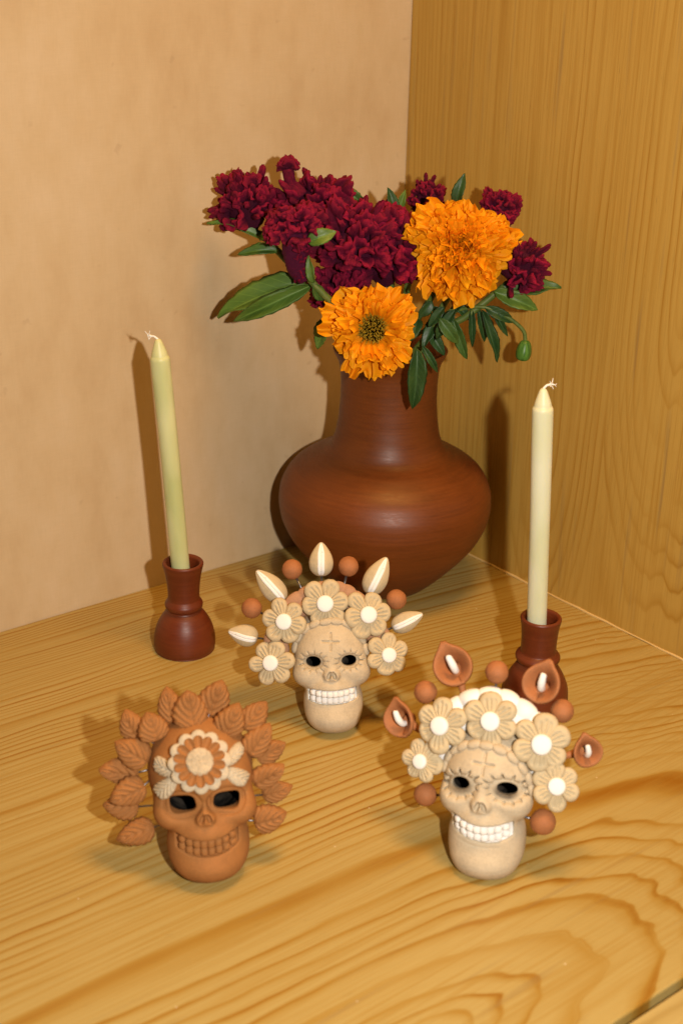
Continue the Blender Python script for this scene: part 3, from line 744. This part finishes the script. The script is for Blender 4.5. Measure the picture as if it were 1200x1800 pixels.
# feathery cream leaves on the temples, laid on the skull's surface
def temple_leaf(sk, b, tp, w, seed):
    nu, nv = 40, 23; b = np.array(b); tp = np.array(tp); d = tp-b; side = np.array([-d[1], d[0]])/np.linalg.norm(d)
    T, Q = np.meshgrid(np.linspace(0, 1, nu), np.linspace(-1, 1, nv), indexing='ij'); T = T.ravel(); Q = Q.ravel()
    ww = w*(np.maximum(T, 1e-3)**.6)*(np.maximum(1-T, 0)**.30)*1.25+0.01
    XZ = b+d*T[:, None]+side*(Q*ww*0.5)[:, None]
    p, n = sk.hits(XZ[:, 0], XZ[:, 1])
    g = (T*5.5-np.abs(Q)*2.0+seed) % 1.0
    hgt = 0.20*np.sqrt(np.maximum(0, 1-Q**4))*np.minimum(1, ((1-T)*8)**.5)-0.11*np.exp(-((g-.5)/.17)**2)-0.08*np.exp(-(Q/.08)**2)
    V, F = slab((p+n*(np.maximum(hgt, 0)+0.03)[:, None]).reshape(nu, nv, 3), (p-n*0.15).reshape(nu, nv, 3), nu, nv)
    put('applied_leaf', to_mesh('applied_leaf', V, F, M['cream']), sk.root)
temple_leaf(S1, (-1.45, 6.95), (-2.75, 7.25), 1.35, 0.1); temple_leaf(S1, (-1.5, 6.75), (-2.72, 5.45), 1.25, 0.4)
temple_leaf(S1, (1.2, 7.15), (2.35, 7.75), 1.15, 0.2); temple_leaf(S1, (1.25, 7.0), (2.52, 5.85), 1.15, 0.6)

# ------------------------------------------------------------------ skull with clay buds (middle)
S2 = Skull(2, (-29.19, -27.84, 0), (rad(-18.9), rad(-2.78), rad(-36.8)), 0.979)
r2 = S2.build('cream skull crowned with clay flowers and pointed buds', M['cream'], M['white'])
B2 = [(-4.3, 5.2), (-4.35, 6.9), (-3.45, 8.7), (-2.05, 9.9), (-0.4, 10.45), (0.6, 10.4), (1.75, 9.85), (3.05, 8.5), (3.9, 6.8), (3.8, 5.4)]
arc_band(r2, 'headband', [(x, -0.15, z) for x, z in B2], 0.62, 0.38, 15, M['pink'], 1)
arc_band(r2, 'headband', [(x*0.84, 0.0, (z-5.5)*0.84+5.5) for x, z in B2], 0.62, 0.42, 11, M['pink'], 4)
for i, (x, z, R) in enumerate([(-0.3, 9.45, 1.74), (-3.35, 8.21, 1.69), (2.83, 8.51, 1.78), (-4.44, 5.15, 1.65), (4.24, 5.43, 1.58)]):
    clay_flower(r2, Vector((x, -1.0, z)), Vector((x*0.06, -1, 0.12)), R*1.09, 20+i, M['cream2'], M['white'])
scallops(S2, [(-2.62, 6.2), (-2.30, 6.95), (-1.78, 7.55), (-1.1, 7.95), (-0.32, 8.1), (0.46, 8.1), (1.2, 7.88), (1.85, 7.37), (2.32, 6.71), (2.58, 5.9)], M['cream'], 0.44)
for i, (x, z) in enumerate([(-5.83, 9.08), (-2.69, 11.91), (1.55, 11.99), (5.08, 9.36)]):
    p = Vector((x, 0.6, z)); ball(r2, p, 0.77, M['terra2'], i)
    c = Vector((0, 0, 6.0)); d = (p-c); wire(r2, c+d*0.62, p-d.normalized()*0.6, 0.09)
bud_prof = [(0, 0), (0.22, 0.03), (0.42, 0.16), (0.5, 0.36), (0.46, 0.56), (0.33, 0.76), (0.17, 0.92), (0.06, 0.99), (0, 1.0)]
def bud_meshes():
    V, F = lathe(bud_prof, 26, 5, 0.02); V = np.array(V)[:, [0, 2, 1]]*np.array([1, 1, .9]); F = [f[::-1] for f in F]
    ang = np.arctan2(V[:, 2], V[:, 0]); rr_ = np.hypot(V[:, 0], V[:, 2])
    for c in (0.75, 2.35): V[:, 2] -= 0.05*np.exp(-((ang-c)/.12)**2)*np.clip((V[:, 1]-.15)/.1, 0, 1)
    pr = catmull(bud_prof, 5); nu, nv = 24, 13; Vt = []; Vb = []
    for y in np.linspace(0.05, 0.985, nu):
        r_ = np.interp(y, pr[:, 1], pr[:, 0])
        for q in np.linspace(-1, 1, nv):
            ww = 0.135*min(1, (y/.15)**.5)*min(1, ((1-y)/.3)**.6)+.01
            x = q*ww; z = math.sqrt(max(0.0004, r_*r_-min(x*x, r_*r_*.9)))*.9
            gz = 0.035-0.05*math.exp(-(q/.14)**2)-0.015*math.exp(-((abs(q)-.55)/.12)**2)-0.05*max(0, abs(q)-.85)/.15
            Vt.append((x, y, z+gz)); Vb.append((x, y, z-0.08))
    Vs, Fs = slab(np.array(Vt).reshape(nu, nv, 3), np.array(Vb).reshape(nu, nv, 3), nu, nv)
    return to_mesh('bud', V, F, M['cream2']), to_mesh('bud_slit', Vs, Fs, M['white'])
bm1, bm2 = bud_meshes()
for (a, b, w), roll in zip([((-5.46, 6.77), (-7.67, 7.41), 1.52), ((-3.37, 9.53), (-5.37, 11.93), 1.58), ((-0.53, 11.31), (-0.44, 13.89), 1.65), ((2.97, 9.84), (4.45, 12.58), 1.65), ((4.68, 7.18), (7.04, 8.2), 1.39)], (-.35, .25, 0, .05, .35)):
    A = Vector((a[0], 0.6, a[1])); B = Vector((b[0], 0.6, b[1])); L = (B-A).length
    o = put('bud', bm1, r2, frame_y(A, B-A, Vector((roll*.6, -1, roll*.3)), w*1.12, L, w*1.1)); put('bud_slit', bm2, o)
    c = Vector((0, 0, 6.0)); wire(r2, c+(A-c)*0.72, A+(B-A)*.06, 0.08)

# ------------------------------------------------------------------ skull with calla lilies (front right)
S3 = Skull(3, (-31.46, -46.36, 0), (rad(-15.3), rad(-4.06), rad(-55.1)), 1.041)
r3 = S3.build('cream skull with white headband, clay flowers and calla lilies', M['cream'], M['white'])
B3 = [(-3.0, 5.7), (-3.1, 7.3), (-2.62, 8.75), (-1.8, 9.6), (-0.76, 10.05), (0.33, 10.15), (1.31, 9.8), (2.3, 9.2), (3.1, 8.2), (3.5, 6.8), (3.3, 5.6)]
arc_band(r3, 'headband', [(x, 0.25, z) for x, z in B3], 0.74, 0.60, 10, M['white'], 2, 0.05)
arc_band(r3, 'headband', [(x*0.84, -0.15, (z-5.0)*0.86+5.0) for x, z in B3], 0.66, 0.5, 10, M['white'], 5, 0.05)
for i, (x, z, R) in enumerate([(-2.89, 8.49, 1.51), (0.11, 9.11, 1.54), (3.16, 8.06, 1.63), (-4.02, 6.14, 1.21), (4.17, 5.64, 1.39)]):
    clay_flower(r3, Vector((x, -1.0, z)), Vector((x*0.06, -1, 0.15)), R*1.14, 40+i, M['cream2'], M['white'])
scallops(S3, [(-2.55, 6.0), (-2.33, 6.6), (-1.93, 7.12), (-1.43, 7.43), (-0.74, 7.66), (0.0, 7.70), (0.8, 7.54), (1.57, 7.12), (2.15, 6.52), (2.5, 5.85), (2.66, 5.2)], M['cream'], 0.40)
for i, (x, z) in enumerate([(-4.29, 10.02), (0.05, 11.71), (4.08, 9.75), (-3.9, 3.75), (3.01, 3.2)]):
    y = 0.6 if i < 3 else 0.0
    if i == 4: x, y = 3.45, -0.6
    p = Vector((x, y, z)); ball(r3, p, 0.71 if i != 4 else 0.78, M['terra2'], i)
    c = Vector((0, 0.3, 6.0)) if i < 3 else Vector((0, 0.2, z+0.2)); d = (p-c); wire(r3, c+d*(0.62 if i < 3 else 0.5), p-d.normalized()*0.5, 0.08)
def calla_meshes():
    nu, nv = 40, 16; top = np.zeros((nu, nv, 3)); bot = np.zeros((nu, nv, 3))
    for i, a in enumerate(np.linspace(-1.5*np.pi+0.02, 0.5*np.pi-0.02+0.25, nu)):      # rolled sheet: seam overlaps near the bottom after turning
        ph = a+np.pi                                                               # seam at -90 deg
        dt = abs(((ph-np.pi/2+np.pi) % (2*np.pi))-np.pi)
        for j, t_ in enumerate(np.linspace(0, 1, nv)):
            tip = 1+0.26*math.exp(-(dt/0.20)**2)*t_**4+0.14*math.exp(-(dt/0.55)**2)*t_**3
            R = (0.10+0.82*t_**1.25)*tip+0.02*i/nu
            z = -1.25*(1-t_)**1.25+0.12*t_**3*math.exp(-(dt/.5)**2)-0.16*max(0.0, t_-0.72)**2*8+0.24*abs(math.cos(ph))*t_**2-0.10*max(0,-math.sin(ph))*t_**2
            top[i, j] = (R*math.cos(ph), R*math.sin(ph), z)
            bot[i, j] = ((R+.07+.10*(1-t_))*math.cos(ph), (R+.07+.10*(1-t_))*math.sin(ph), z-0.15)
    sp1 = to_mesh('spathe', *slab(top, bot, nu, nv), M['terra2'])
    V, F = tube([(0, -0.12, -1.0), (0.0, -0.22, -0.4), (0.02, 0.06, 0.02), (0.0, 0.48, 0.16), (0, 0.56, 0.17)], [0.12, 0.18, 0.20, 0.16, 0.06], 12, 5)
    sp2 = to_mesh('spadix', V, F, M['white'])
    V, F = tube([(0, -0.02, -0.85), (0, -0.25, -1.05), (0, -0.75, -1.1), (0, -1.25, -1.05)], [0.24, 0.21, 0.16, 0.10], 12, 4)
    return sp1, sp2, to_mesh('stalk', V, F, M['terra2'])
ca, cb_, cc = calla_meshes()
for (c, tp, st, w), n in zip([((-2.58, 11.9), (-3.28, 13.22), (-2.02, 10.35), 185), ((2.79, 11.35), (3.17, 12.84), (2.17, 10.08), 180), ((-5.83, 8.16), (-6.19, 9.28), (-4.7, 7.62), 165), ((5.81, 7.48), (5.51, 8.66), (4.54, 7.04), 140)],
                             ((0.1, -1, .25), (-.1, -1, .25), (-0.35, -1, .1), (0.45, -1, .1))):
    P0 = Vector((c[0], 0.2, c[1])); R = w/82.9/2*1.12
    o = put('calla_lily', ca, r3, frame(P0, Vector(n), Vector((tp[0]-c[0], 0, tp[1]-c[1])), R*0.98, R, R))
    put('spadix', cb_, o); 
    V, F = tube([tuple(P0-Vector(n).normalized()*0.95*R), tuple(Vector((st[0]*.6+c[0]*.4, 0.9, st[1]*.6+c[1]*.4))), (st[0]*0.93, 0.5, 6+(st[1]-6)*0.93)], [0.42, 0.30, 0.15], 12, 5)
    put('stalk', to_mesh('stalk', V, F, M['terra2']), r3)

# ------------------------------------------------------------------ bouquet
def petal_mesh(seed):
    def mk():
        rr = random.Random(seed); nu, nv = 12, 25
        T, Q = np.meshgrid(np.linspace(0, 1, nu), np.linspace(-1, 1, nv), indexing='ij')
        w = 0.06+0.34*np.sin(np.minimum(T/0.85, 1)*np.pi/2)**1.4; w = np.where(T > .85, w*(1-0.12*((T-.85)/.15)**2), w)*1.12
        p1, p2, p3 = rr.uniform(0, 6), rr.uniform(0, 6), rr.uniform(0, 6)
        notch = 1-0.07*np.sin(Q*rr.uniform(3, 5)+p1)*T**4-0.045*np.abs(np.sin(Q*5+p3))*T**6-0.13*(np.abs(Q)**3)*T**2
        y = T*notch; x = w*Q*(1+0.06*np.sin(T*9+p2))
        z = 0.10*T**1.5*np.sin(Q*4.2+p1)+0.085*T**2*np.sin(Q*7.5+p2+T*3)+0.03*T**3*np.sin(Q*11+p3)+0.05*T*np.sin(T*8+p3)+rr.uniform(-.05, .25)*T**2+0.10*Q**2*T*rr.uniform(-.4, 1)
        uv = np.stack([Q*0.5+0.5, T], -1).reshape(-1, 2)
        V = np.stack([x, y, z], -1).reshape(-1, 3)
        return to_mesh('petal', V, grid_faces(nu, nv), M['petal'], uv=uv)
    return cached(('petal', seed), mk)
def mari_head(root, c, n, R, count, seed, inner, squash=1.0):
    rr = random.Random(seed); Fm = frame(c, n, (0, 0, 1)).to_3x3(); g = math.pi*(3-5**.5)
    V, F = ico(0.9, 10, 14, 0.05, seed, (1, 1, .6)); recep = put('calyx', to_mesh('calyx', V, F, M['bud']), root, frame(Vector(c)-Vector(n)*1.1, n))
    for i in range(count):
        f = (i+0.5)/count; f = inner+(1-inner)*f
        a = i*g+rr.uniform(-.25, .25); el = rad(78*(1-f**0.85)-16*f+rr.uniform(-12, 12))
        L = R*(0.42+0.58*f**0.7)*rr.uniform(0.82, 1.14)*(1+0.13*math.sin(3*a+seed)+0.09*math.sin(5*a+2*seed))
        d = Vector((math.cos(a)*math.cos(el), math.sin(a)*math.cos(el)*squash, math.sin(el)))
        up = Vector((-math.cos(a)*math.sin(el), -math.sin(a)*math.sin(el), math.cos(el)))
        up = Matrix.Rotation(rr.uniform(-.6, .6), 3, d) @ up
        base = Vector((math.cos(a), math.sin(a), 0))*0.35*f*R*0.5+Vector((0, 0, -0.20*f*R*0.6))
        wv = rr.uniform(0.7, 1.1)*R*(0.45+0.26*f)
        put('petal', petal_mesh(rr.randrange(10)), root, frame_y(Vector(c)+Fm @ base, Fm @ d, Fm @ up, wv, L, L*0.95))
def stem(root, pts, r0, r1, mat=None):
    V, F = tube(pts, [r0, r1], 9, 6); put('stem', to_mesh('stem', V, F, mat or M['stem']), root)
def green_leaf_mesh(mat, seed):
    def mk():
        rr = random.Random(seed+9); nu, nv = 17, 9
        T, Q = np.meshgrid(np.linspace(0, 1, nu), np.linspace(-1, 1, nv), indexing='ij')
        w = (np.maximum(T, 1e-4)**0.65)*(np.maximum(1-T, 0)**0.9); w = w/w.max()*0.5+.004
        w = w*(1+0.06*np.sin(T*40+seed)*np.abs(Q)**3)
        x = w*Q; z = 0.22*np.abs(x)+rr.uniform(.03, .10)*np.sin(T*math.pi)+0.015*np.sin(T*14+seed)*Q+rr.uniform(-.15, .02)*T**2+0.03*np.sin(T*9+seed*2)*np.abs(Q)
        x = x+rr.uniform(-.06, .06)*np.sin(T*3)
        V = np.stack([x, T, z], -1); uv = np.stack([Q*.5+.5, T], -1).reshape(-1, 2)
        Vv, F = slab(V, V-np.array([0, 0, 0.012]), nu, nv)
        return to_mesh('leaf', Vv, F, mat, uv=np.concatenate([uv, uv]))
    return cached(('gleaf', mat.name, seed), mk)
TOCAM = Vector((-0.58, -0.72, 0.39))
_lc = [0]
def green_leaf(root, b, tp, w, mat='leaf3', face=None):
    _lc[0] += 1; B = Vector(b); T = Vector(tp); L = (T-B).length; rr = random.Random(_lc[0])
    z = Vector(face) if face else TOCAM+Vector((rr.uniform(-.4, .4), rr.uniform(-.4, .4), rr.uniform(-.1, .5)))
    put('leaf', green_leaf_mesh(M[mat], _lc[0] % 5), root, frame_y(B, T-B, z, w*1.1, L, L))

def lobe_mesh(kind, seed):
    def mk():
        rr = random.Random(seed*7+len(kind)); nu, nv = 23, 11
        Q, T = np.meshgrid(np.linspace(-1, 1, nu), np.linspace(0, 1, nv), indexing='ij')
        p1, p2, p3 = rr.uniform(0, 6), rr.uniform(0, 6), rr.uniform(0, 6)
        if kind == 'fan':
            nl = rr.uniform(5, 8); th_ = Q*1.05; w = 0.0
            Rr = (0.10+0.90*T)*(1-0.10*T**2+0.13*T**4*np.abs(np.sin(Q*nl+p1)))
            hgt = Rr*np.cos(th_)
            y = 0.20*T**1.3*np.sin(Q*4.2+p1)+0.09*T**2*np.sin(Q*9+p2)+rr.uniform(-.15, .15)*T**2
            th = 0.16
        else:
            w = (0.13+0.10*np.sin(T*2.6))*np.sqrt(np.maximum(0.06, 1-np.clip((T-.72)/.30, 0, 1)**2)); hgt = T*1.05
            y = 0.10*T*np.sin(T*5+p1)+0.05*T*np.sin(Q*4+p2); th = 0.17
        x = (Rr*np.sin(th_)*0.72 if kind == 'fan' else w*Q)+0.10*T**2*math.sin(p3)+0.04*T*np.sin(T*9+p2)
        e = np.maximum(np.abs(Q)**3, T**7); tt = th*np.sqrt(np.maximum(0.02, 1-e))*(0.8+0.5*T)
        rs_ = np.random.RandomState(seed); nz = lambda: rs_.uniform(-.03, .03, x.shape)
        top = np.stack([x+nz(), y-tt+nz(), hgt+nz()], -1); bot = np.stack([x+nz(), y+tt+nz(), hgt+nz()], -1)
        uv = np.stack([Q*.5+.5, T], -1).reshape(-1, 2)
        V, F = slab(top, bot, nu, nv); return to_mesh('crest_lobe', V, F, M['velvet'], uv=np.concatenate([uv, uv]))
    return cached(('lobe', kind, seed), mk)
def cockscomb(label, c, w, h, axis, count, fingers, seed, stem_pts, depth=None, size=0.55):
    c = Vector(c); root = empty('cockscomb_flower', (VX, VY, 20.5)); tag(root, label, 'flower', 'crimson cockscomb flowers')
    o = Vector((VX, VY, 20.5)); rr = random.Random(seed); A = Vector(axis).normalized()
    X = CR.copy(); Z = Vector((0, 0, 1)); Y = Z.cross(X)
    hx, hz, hy = w/2, h/2, (depth or w)/2
    V, F = ico(1, 14, 20, 0.25, seed, (1, 1, 1)); V = np.array(V)*np.array([hx*.66, hy*.66, hz*.66])
    uv = np.tile([0.5, 0.1], (len(V), 1)); Mx = Matrix.Identity(4)
    for i in range(3): Mx[i][0] = X[i]; Mx[i][1] = Y[i]; Mx[i][2] = Z[i]; Mx[i][3] = (c-o)[i]
    put('flower_core', to_mesh('flower_core', V, F, M['velvet'], uv=uv), root, Mx)
    k = 0; tries = 0
    count = int(count*2.4)
    while k < count and tries < count*20:
        tries += 1
        d = Vector((rr.gauss(0, 1), rr.gauss(0, 1), rr.gauss(0, 1))).normalized()
        if d.dot(A) < -0.55: continue
        k += 1
        p = c-o+(X*d.x*hx+Y*d.y*hy+Z*d.z*hz)*rr.uniform(0.5, 0.66)
        dirw = (X*d.x*hx+Y*d.y*hy+Z*d.z*hz).normalized(); dirw = (dirw*0.8+A*0.35).normalized()
        kind = 'finger' if rr.random() < fingers else 'fan'
        s = 0.50*size*min(w, h)*rr.uniform(0.85, 1.15); ext = (abs(d.x)*hx+abs(d.y)*hy+abs(d.z)*hz)
        L = max(0.55, ext*0.40)*rr.choice((0.8, 0.9, 1.0, 1.0, 1.35))
        fw = Matrix.Rotation(rr.uniform(0, 6.28), 3, dirw) @ dirw.orthogonal()
        put('crest_lobe', lobe_mesh(kind, rr.randrange(6)), root, frame(p, dirw, fw, s if kind == 'fan' else s*.9, s if kind == 'fan' else s*.9, L))
    V, F = tube([tuple(Vector(q)-o) for q in stem_pts], [0.28, 0.30], 9, 6); put('stem', to_mesh('stem', V, F, M['stem']), root)
    root['o'] = tuple(o)
    return root
O = Vector((VX, VY, 20.5))
def rel(p): return tuple(Vector(p)-O)
def leafO(root, b, t_, w, mat='leaf3', face=None): green_leaf(root, rel(b), rel(t_), w, mat, face)
IN = (VX, VY, 16)
cA = cockscomb('crimson cockscomb with spiky upright tips, farthest left in the bouquet', (-20.6, -4.6, 33.4), 4.6, 5.6, (-.3, .2, 1), 34, 0.55, 11, [(-19.8, -5.5, 31.5), (-16, -8.5, 26), IN], 3.6)
leafO(cA, (-19.5, -6.4, 30.7), (-23.4, -3.2, 32.7), 1.0, 'leaf1', (-.2, -.6, .8)); leafO(cA, (-19.4, -7.3, 30.4), (-22.1, -5.3, 30.1), 0.9, 'leaf3'); leafO(cA, (-19.6, -7.4, 32.2), (-21.2, -7.1, 31.4), 0.8, 'leaf3')
cB = cockscomb('tall crimson cockscomb whose round knob tops the whole bouquet', (-16.7, -8.4, 33.7), 6.4, 4.4, (0, 0, 1), 40, 0.35, 12, [(-16.5, -8.6, 32), (-14, -9.8, 27), IN], 4.2)
for k in range(7):
    d = Vector((math.cos(k*2.4), math.sin(k*2.4), 0.9)).normalized(); put('crest_lobe', lobe_mesh('fan', k % 6), cB, frame(Vector(rel((-18.85, -7.7, 36.9))), d, d.orthogonal(), 1.25, 1.25, 0.95))
V, F = tube([rel((-18.2, -8.0, 34.8)), rel((-18.7, -7.8, 35.8)), rel((-18.9, -7.7, 36.9))], [0.9, 0.45, 0.5], 10, 4); put('flower_core', to_mesh('flower_core', V, F, M['velvet'], uv=np.tile([.5, .6], (len(V), 1))), cB)
leafO(cB, (-13.9, -7.9, 35.2), (-12.0, -9.3, 33.4), 0.9, 'leaf3')
cC = cockscomb('crimson fan shaped cockscomb on a downy stalk with paired green leaves', (-20.3, -10.4, 32.7), 4.5, 3.4, (0, -.2, 1), 26, 0.0, 13, [(-20.1, -10.7, 31.0), (-19.3, -11.4, 28.8), (-16.9, -12.5, 26.0), (-13.5, -11.8, 22), IN], 3.0, 0.7)
V, F = tube([rel((-20.2, -10.5, 32.6)), rel((-20.25, -10.5, 31.0)), rel((-20.0, -10.7, 29.6)), rel((-19.7, -11.0, 28.7))], [1.1, 0.95, 0.8, 0.4], 16, 8)
V = V+np.random.RandomState(1).uniform(-.07, .07, V.shape); put('flower_base', to_mesh('flower_base', V, F, velvet('magenta downy base', (0.045, 0.002, 0.014), (0.12, 0.004, 0.040), (0.12, .004, .045)), uv=np.tile([.5, .6], (len(V), 1))), cC)
_rr = random.Random(77)
for k in range(70):                                      # downy florets round the stalk
    q = k/70; ax_ = Vector(rel((-20.25+0.5*q, -10.5-0.4*q, 32.6-3.8*q))); a = k*2.4; rr0 = 1.0-0.55*q
    d = Vector((math.cos(a), math.sin(a), -0.15)).normalized(); sz_ = 0.75-0.25*q
    put('crest_lobe', lobe_mesh('finger' if k % 3 else 'fan', k % 6), cC, frame(ax_+d*rr0*0.7, (d+Vector((0, 0, _rr.uniform(-.3, .5)))), (_rr.uniform(-1, 1), _rr.uniform(-1, 1), 1), sz_, sz_, sz_*0.75))
leafO(cC, (-18.6, -9.8, 28.3), (-23.8, -4.5, 25.2), 2.0, 'leaf1', (-.5, -.5, .75)); leafO(cC, (-18.5, -10.6, 28.2), (-23.3, -6.1, 24.8), 1.4, 'leaf1', (-.4, -.8, .3))
leafO(cC, (-20.1, -11.9, 32.0), (-18.3, -13.2, 32.9), 1.2, 'leaf1', (-.5, -.7, .5)); leafO(cC, (-19.4, -11.9, 28.7), (-19.8, -11.7, 30.9), 0.7, 'leaf1'); leafO(cC, (-19.2, -11.7, 28.6), (-18.2, -11.6, 27.0), 0.9, 'leaf3')
cD = cockscomb('broad dark crimson cockscomb at the heart of the bouquet', (-15.3, -11.6, 31.2), 6.0, 6.4, (0, 0, 1), 46, 0.1, 14, [(-14.5, -11.5, 28.5), (-12.5, -11.3, 24), IN], 5.0, .45)
cE = cockscomb('dark crimson cockscomb between the broad central one and the larger marigold', (-12.3, -12.3, 30.2), 6.2, 7.4, (0, 0, 1), 48, 0.15, 15, [(-11.5, -12, 28.5), (-11, -11.5, 24), IN], 4.5, .5)
leafO(cE, (-10.9, -11.6, 33.2), (-11.5, -11.2, 35.3), 0.8, 'leaf2'); leafO(cE, (-9.4, -10.3, 33.0), (-9.1, -10.5, 34.8), 0.6, 'leaf1')
cF_ = cockscomb('dark crimson cockscomb low beside the smaller marigold, above the vase mouth', (-15.7, -10.8, 26.9), 4.6, 4.6, (-.2, -.2, .6), 30, 0.1, 16, [(-15.0, -11, 25.5), (-12.8, -11, 23), IN], 4.0, .5)
leafO(cF_, (-16.8, -10.9, 25.6), (-17.6, -10.1, 22.6), 1.2, 'leaf1')
cG = cockscomb('small crimson cockscomb sticking up behind the larger marigold', (-7.3, -11.2, 33.9), 2.7, 3.2, (.1, 0, 1), 18, 0.5, 17, [(-7.4, -11.2, 32.5), (-9, -11, 26), IN], 2.4)
cH = cockscomb('small round crimson cockscomb at upper right against the wood', (-4.1, -16.4, 33.6), 3.1, 2.9, (.1, -.1, 1), 22, 0.0, 18, [(-4.3, -16.2, 32.5), (-6.5, -14, 27), IN], 2.8, .6)
cI = cockscomb('crimson cockscomb with finger tips, farthest right in the bouquet', (-5.3, -20.1, 29.8), 4.2, 4.0, (.5, -.4, .75), 30, 0.6, 19, [(-6.0, -19.4, 28.2), (-8.4, -17.6, 25.6), (-10.3, -15.0, 23.4), IN], 3.2)
leafO(cI, (-6.2, -18.9, 27.4), (-2.1, -22.0, 28.2), 1.8, 'leaf3', (-.3, -.5, .9)); leafO(cI, (-7.0, -19.3, 27.9), (-4.1, -21.6, 26.5), 1.3, 'leaf1', (-.5, -.8, .4))

def marigold(label, c, n, R, count, seed, inner, stem_pts):
    root = empty('marigold_flower', tuple(O)); tag(root, label, 'flower', 'orange marigold flowers')
    mari_head(root, Vector(rel(c)), Vector(n).normalized(), R, count, seed, inner)
    stem(root, [rel(q) for q in stem_pts], 0.30, 0.24)
    return root
n1 = Vector((-0.60, -0.74, 0.22)).normalized()
m1 = marigold('smaller orange marigold with brown centre hanging over the vase neck', (-16.3, -15.5, 25.4), n1, 3.4, 84, 31, 0.40, [(-15.6, -14.6, 25.0), (-13.5, -12.5, 24.4), (-11.5, -11.2, 21), IN])
c1 = Vector(rel((-16.3, -15.5, 25.4))); Fm = frame(c1, n1).to_3x3(); rr = random.Random(3); BV = []; BF = []
for k in range(230):
    a = k*2.39996; q = math.sqrt((k+.5)/230)*1.0; b = Fm @ Vector((q*math.cos(a), q*math.sin(a), 0.35-0.12*q*q))+c1
    d = Fm @ Vector((0.35*q*math.cos(a)+rr.uniform(-.25, .25), 0.35*q*math.sin(a)+rr.uniform(-.25, .25), 1)).normalized()
    v2, f2 = tube([tuple(b), tuple(b+d*rr.uniform(.45, .85))], [0.075, 0.03], 5, 1); n0 = len(BV); BV += list(map(tuple, v2)); BF += [tuple(i+n0 for i in f) for f in f2]
put('flower_center', to_mesh('flower_center', BV, BF, M['disc']), m1)
leafO(m1, (-13.5, -17.7, 23.9), (-13.8, -17.9, 18.8), 1.4, 'leaf2', (-.5, -.8, .1)); leafO(m1, (-12.5, -17.2, 23.8), (-11.5, -18.2, 21.6), 0.6, 'leaf2')
n2 = Vector((-0.52, -0.66, 0.52)).normalized()
m2 = marigold('larger full orange marigold facing forward beside the side panel', (-9.6, -17.9, 31.5), n2, 3.7, 250, 32, 0.03, [(-9.7, -16.8, 29.8), (-9.9, -14.5, 26), (-10.2, -12, 22), IN])
for b, t_, w, mt in [((-8.6, -16.0, 34.3), (-8.2, -16.4, 36.9), 0.9, 'leaf2'), ((-9.4, -17.3, 25.6), (-8.4, -18.2, 22.2), 0.9, 'leaf3'), ((-10.0, -18.2, 26.6), (-11.1, -17.2, 24.0), 0.9, 'leaf2'), ((-10.7, -17.6, 26.8), (-11.6, -16.8, 25.1), 0.8, 'leaf2'),
                     ((-11.3, -17.7, 26.0), (-10.0, -18.8, 23.9), 1.0, 'leaf3'), ((-11.1, -16.6, 27.1), (-11.9, -16.0, 25.7), 0.9, 'leaf2'), ((-7.9, -17.9, 27.4), (-9.3, -16.8, 25.7), 0.9, 'leaf2'),
                     ((-10.5, -16.0, 26.5), (-8.8, -17.0, 24.0), 0.9, 'leaf2'), ((-9.8, -16.0, 25.5), (-11.6, -16.2, 23.2), 1.0, 'leaf2'), ((-9.0, -16.5, 27.0), (-8.0, -17.8, 25.4), 0.8, 'leaf2'), ((-11.5, -15.5, 25.5), (-12.6, -16.2, 24.2), 1.0, 'leaf2'), ((-10.4, -15.5, 24.5), (-9.6, -16.8, 22.4), 0.9, 'leaf2')]:
    leafO(m2, b, t_, w, mt)
stem(m2, [rel((-8.4, -18.2, 27.6)), rel((-9.8, -17.0, 26.0)), rel((-10.6, -15.2, 23.6)), rel((-10.4, -12, 20))], 0.16, 0.2)
# drooping bud
bd = empty('marigold_bud', tuple(O)); tag(bd, 'green unopened marigold bud drooping beside the vase neck', 'flower bud')
stem(bd, [rel((-10.2, -12.5, 22.5)), rel((-9.0, -16.6, 25.8)), rel((-7.6, -18.7, 26.6)), rel((-6.1, -20.0, 25.9)), rel((-5.0, -20.9, 24.8)), rel((-4.8, -21.1, 23.8))], 0.14, 0.17)
V, F = lathe([(0, 0.1), (0.22, 0.05), (0.42, -0.15), (0.56, -0.6), (0.60, -1.05), (0.5, -1.45), (0.3, -1.6), (0, -1.65)], 24, 5)
V = np.array(V); aa = np.arctan2(V[:, 1], V[:, 0]); V[:, :2] *= (1+0.05*np.cos(aa*8))[:, None]
put('bud', to_mesh('bud', V, F, M['bud']), bd, Matrix.Translation(rel((-4.8, -21.1, 23.9))) @ Matrix.Rotation(rad(8), 4, 'Y'))
for b, t_, w in [((-7.7, -18.8, 26.4), (-6.4, -19.8, 22.0), 0.8), ((-7.6, -18.2, 26.4), (-7.0, -18.7, 23.5), 0.65), ((-7.5, -18.9, 26.6), (-5.5, -20.5, 25.4), 0.9), ((-6.9, -19.3, 26.4), (-5.9, -20.2, 24.2), 0.55), ((-8.1, -18.0, 26.4), (-8.0, -18.3, 23.2), 0.55)]:
    leafO(bd, b, t_, w, 'leaf2')
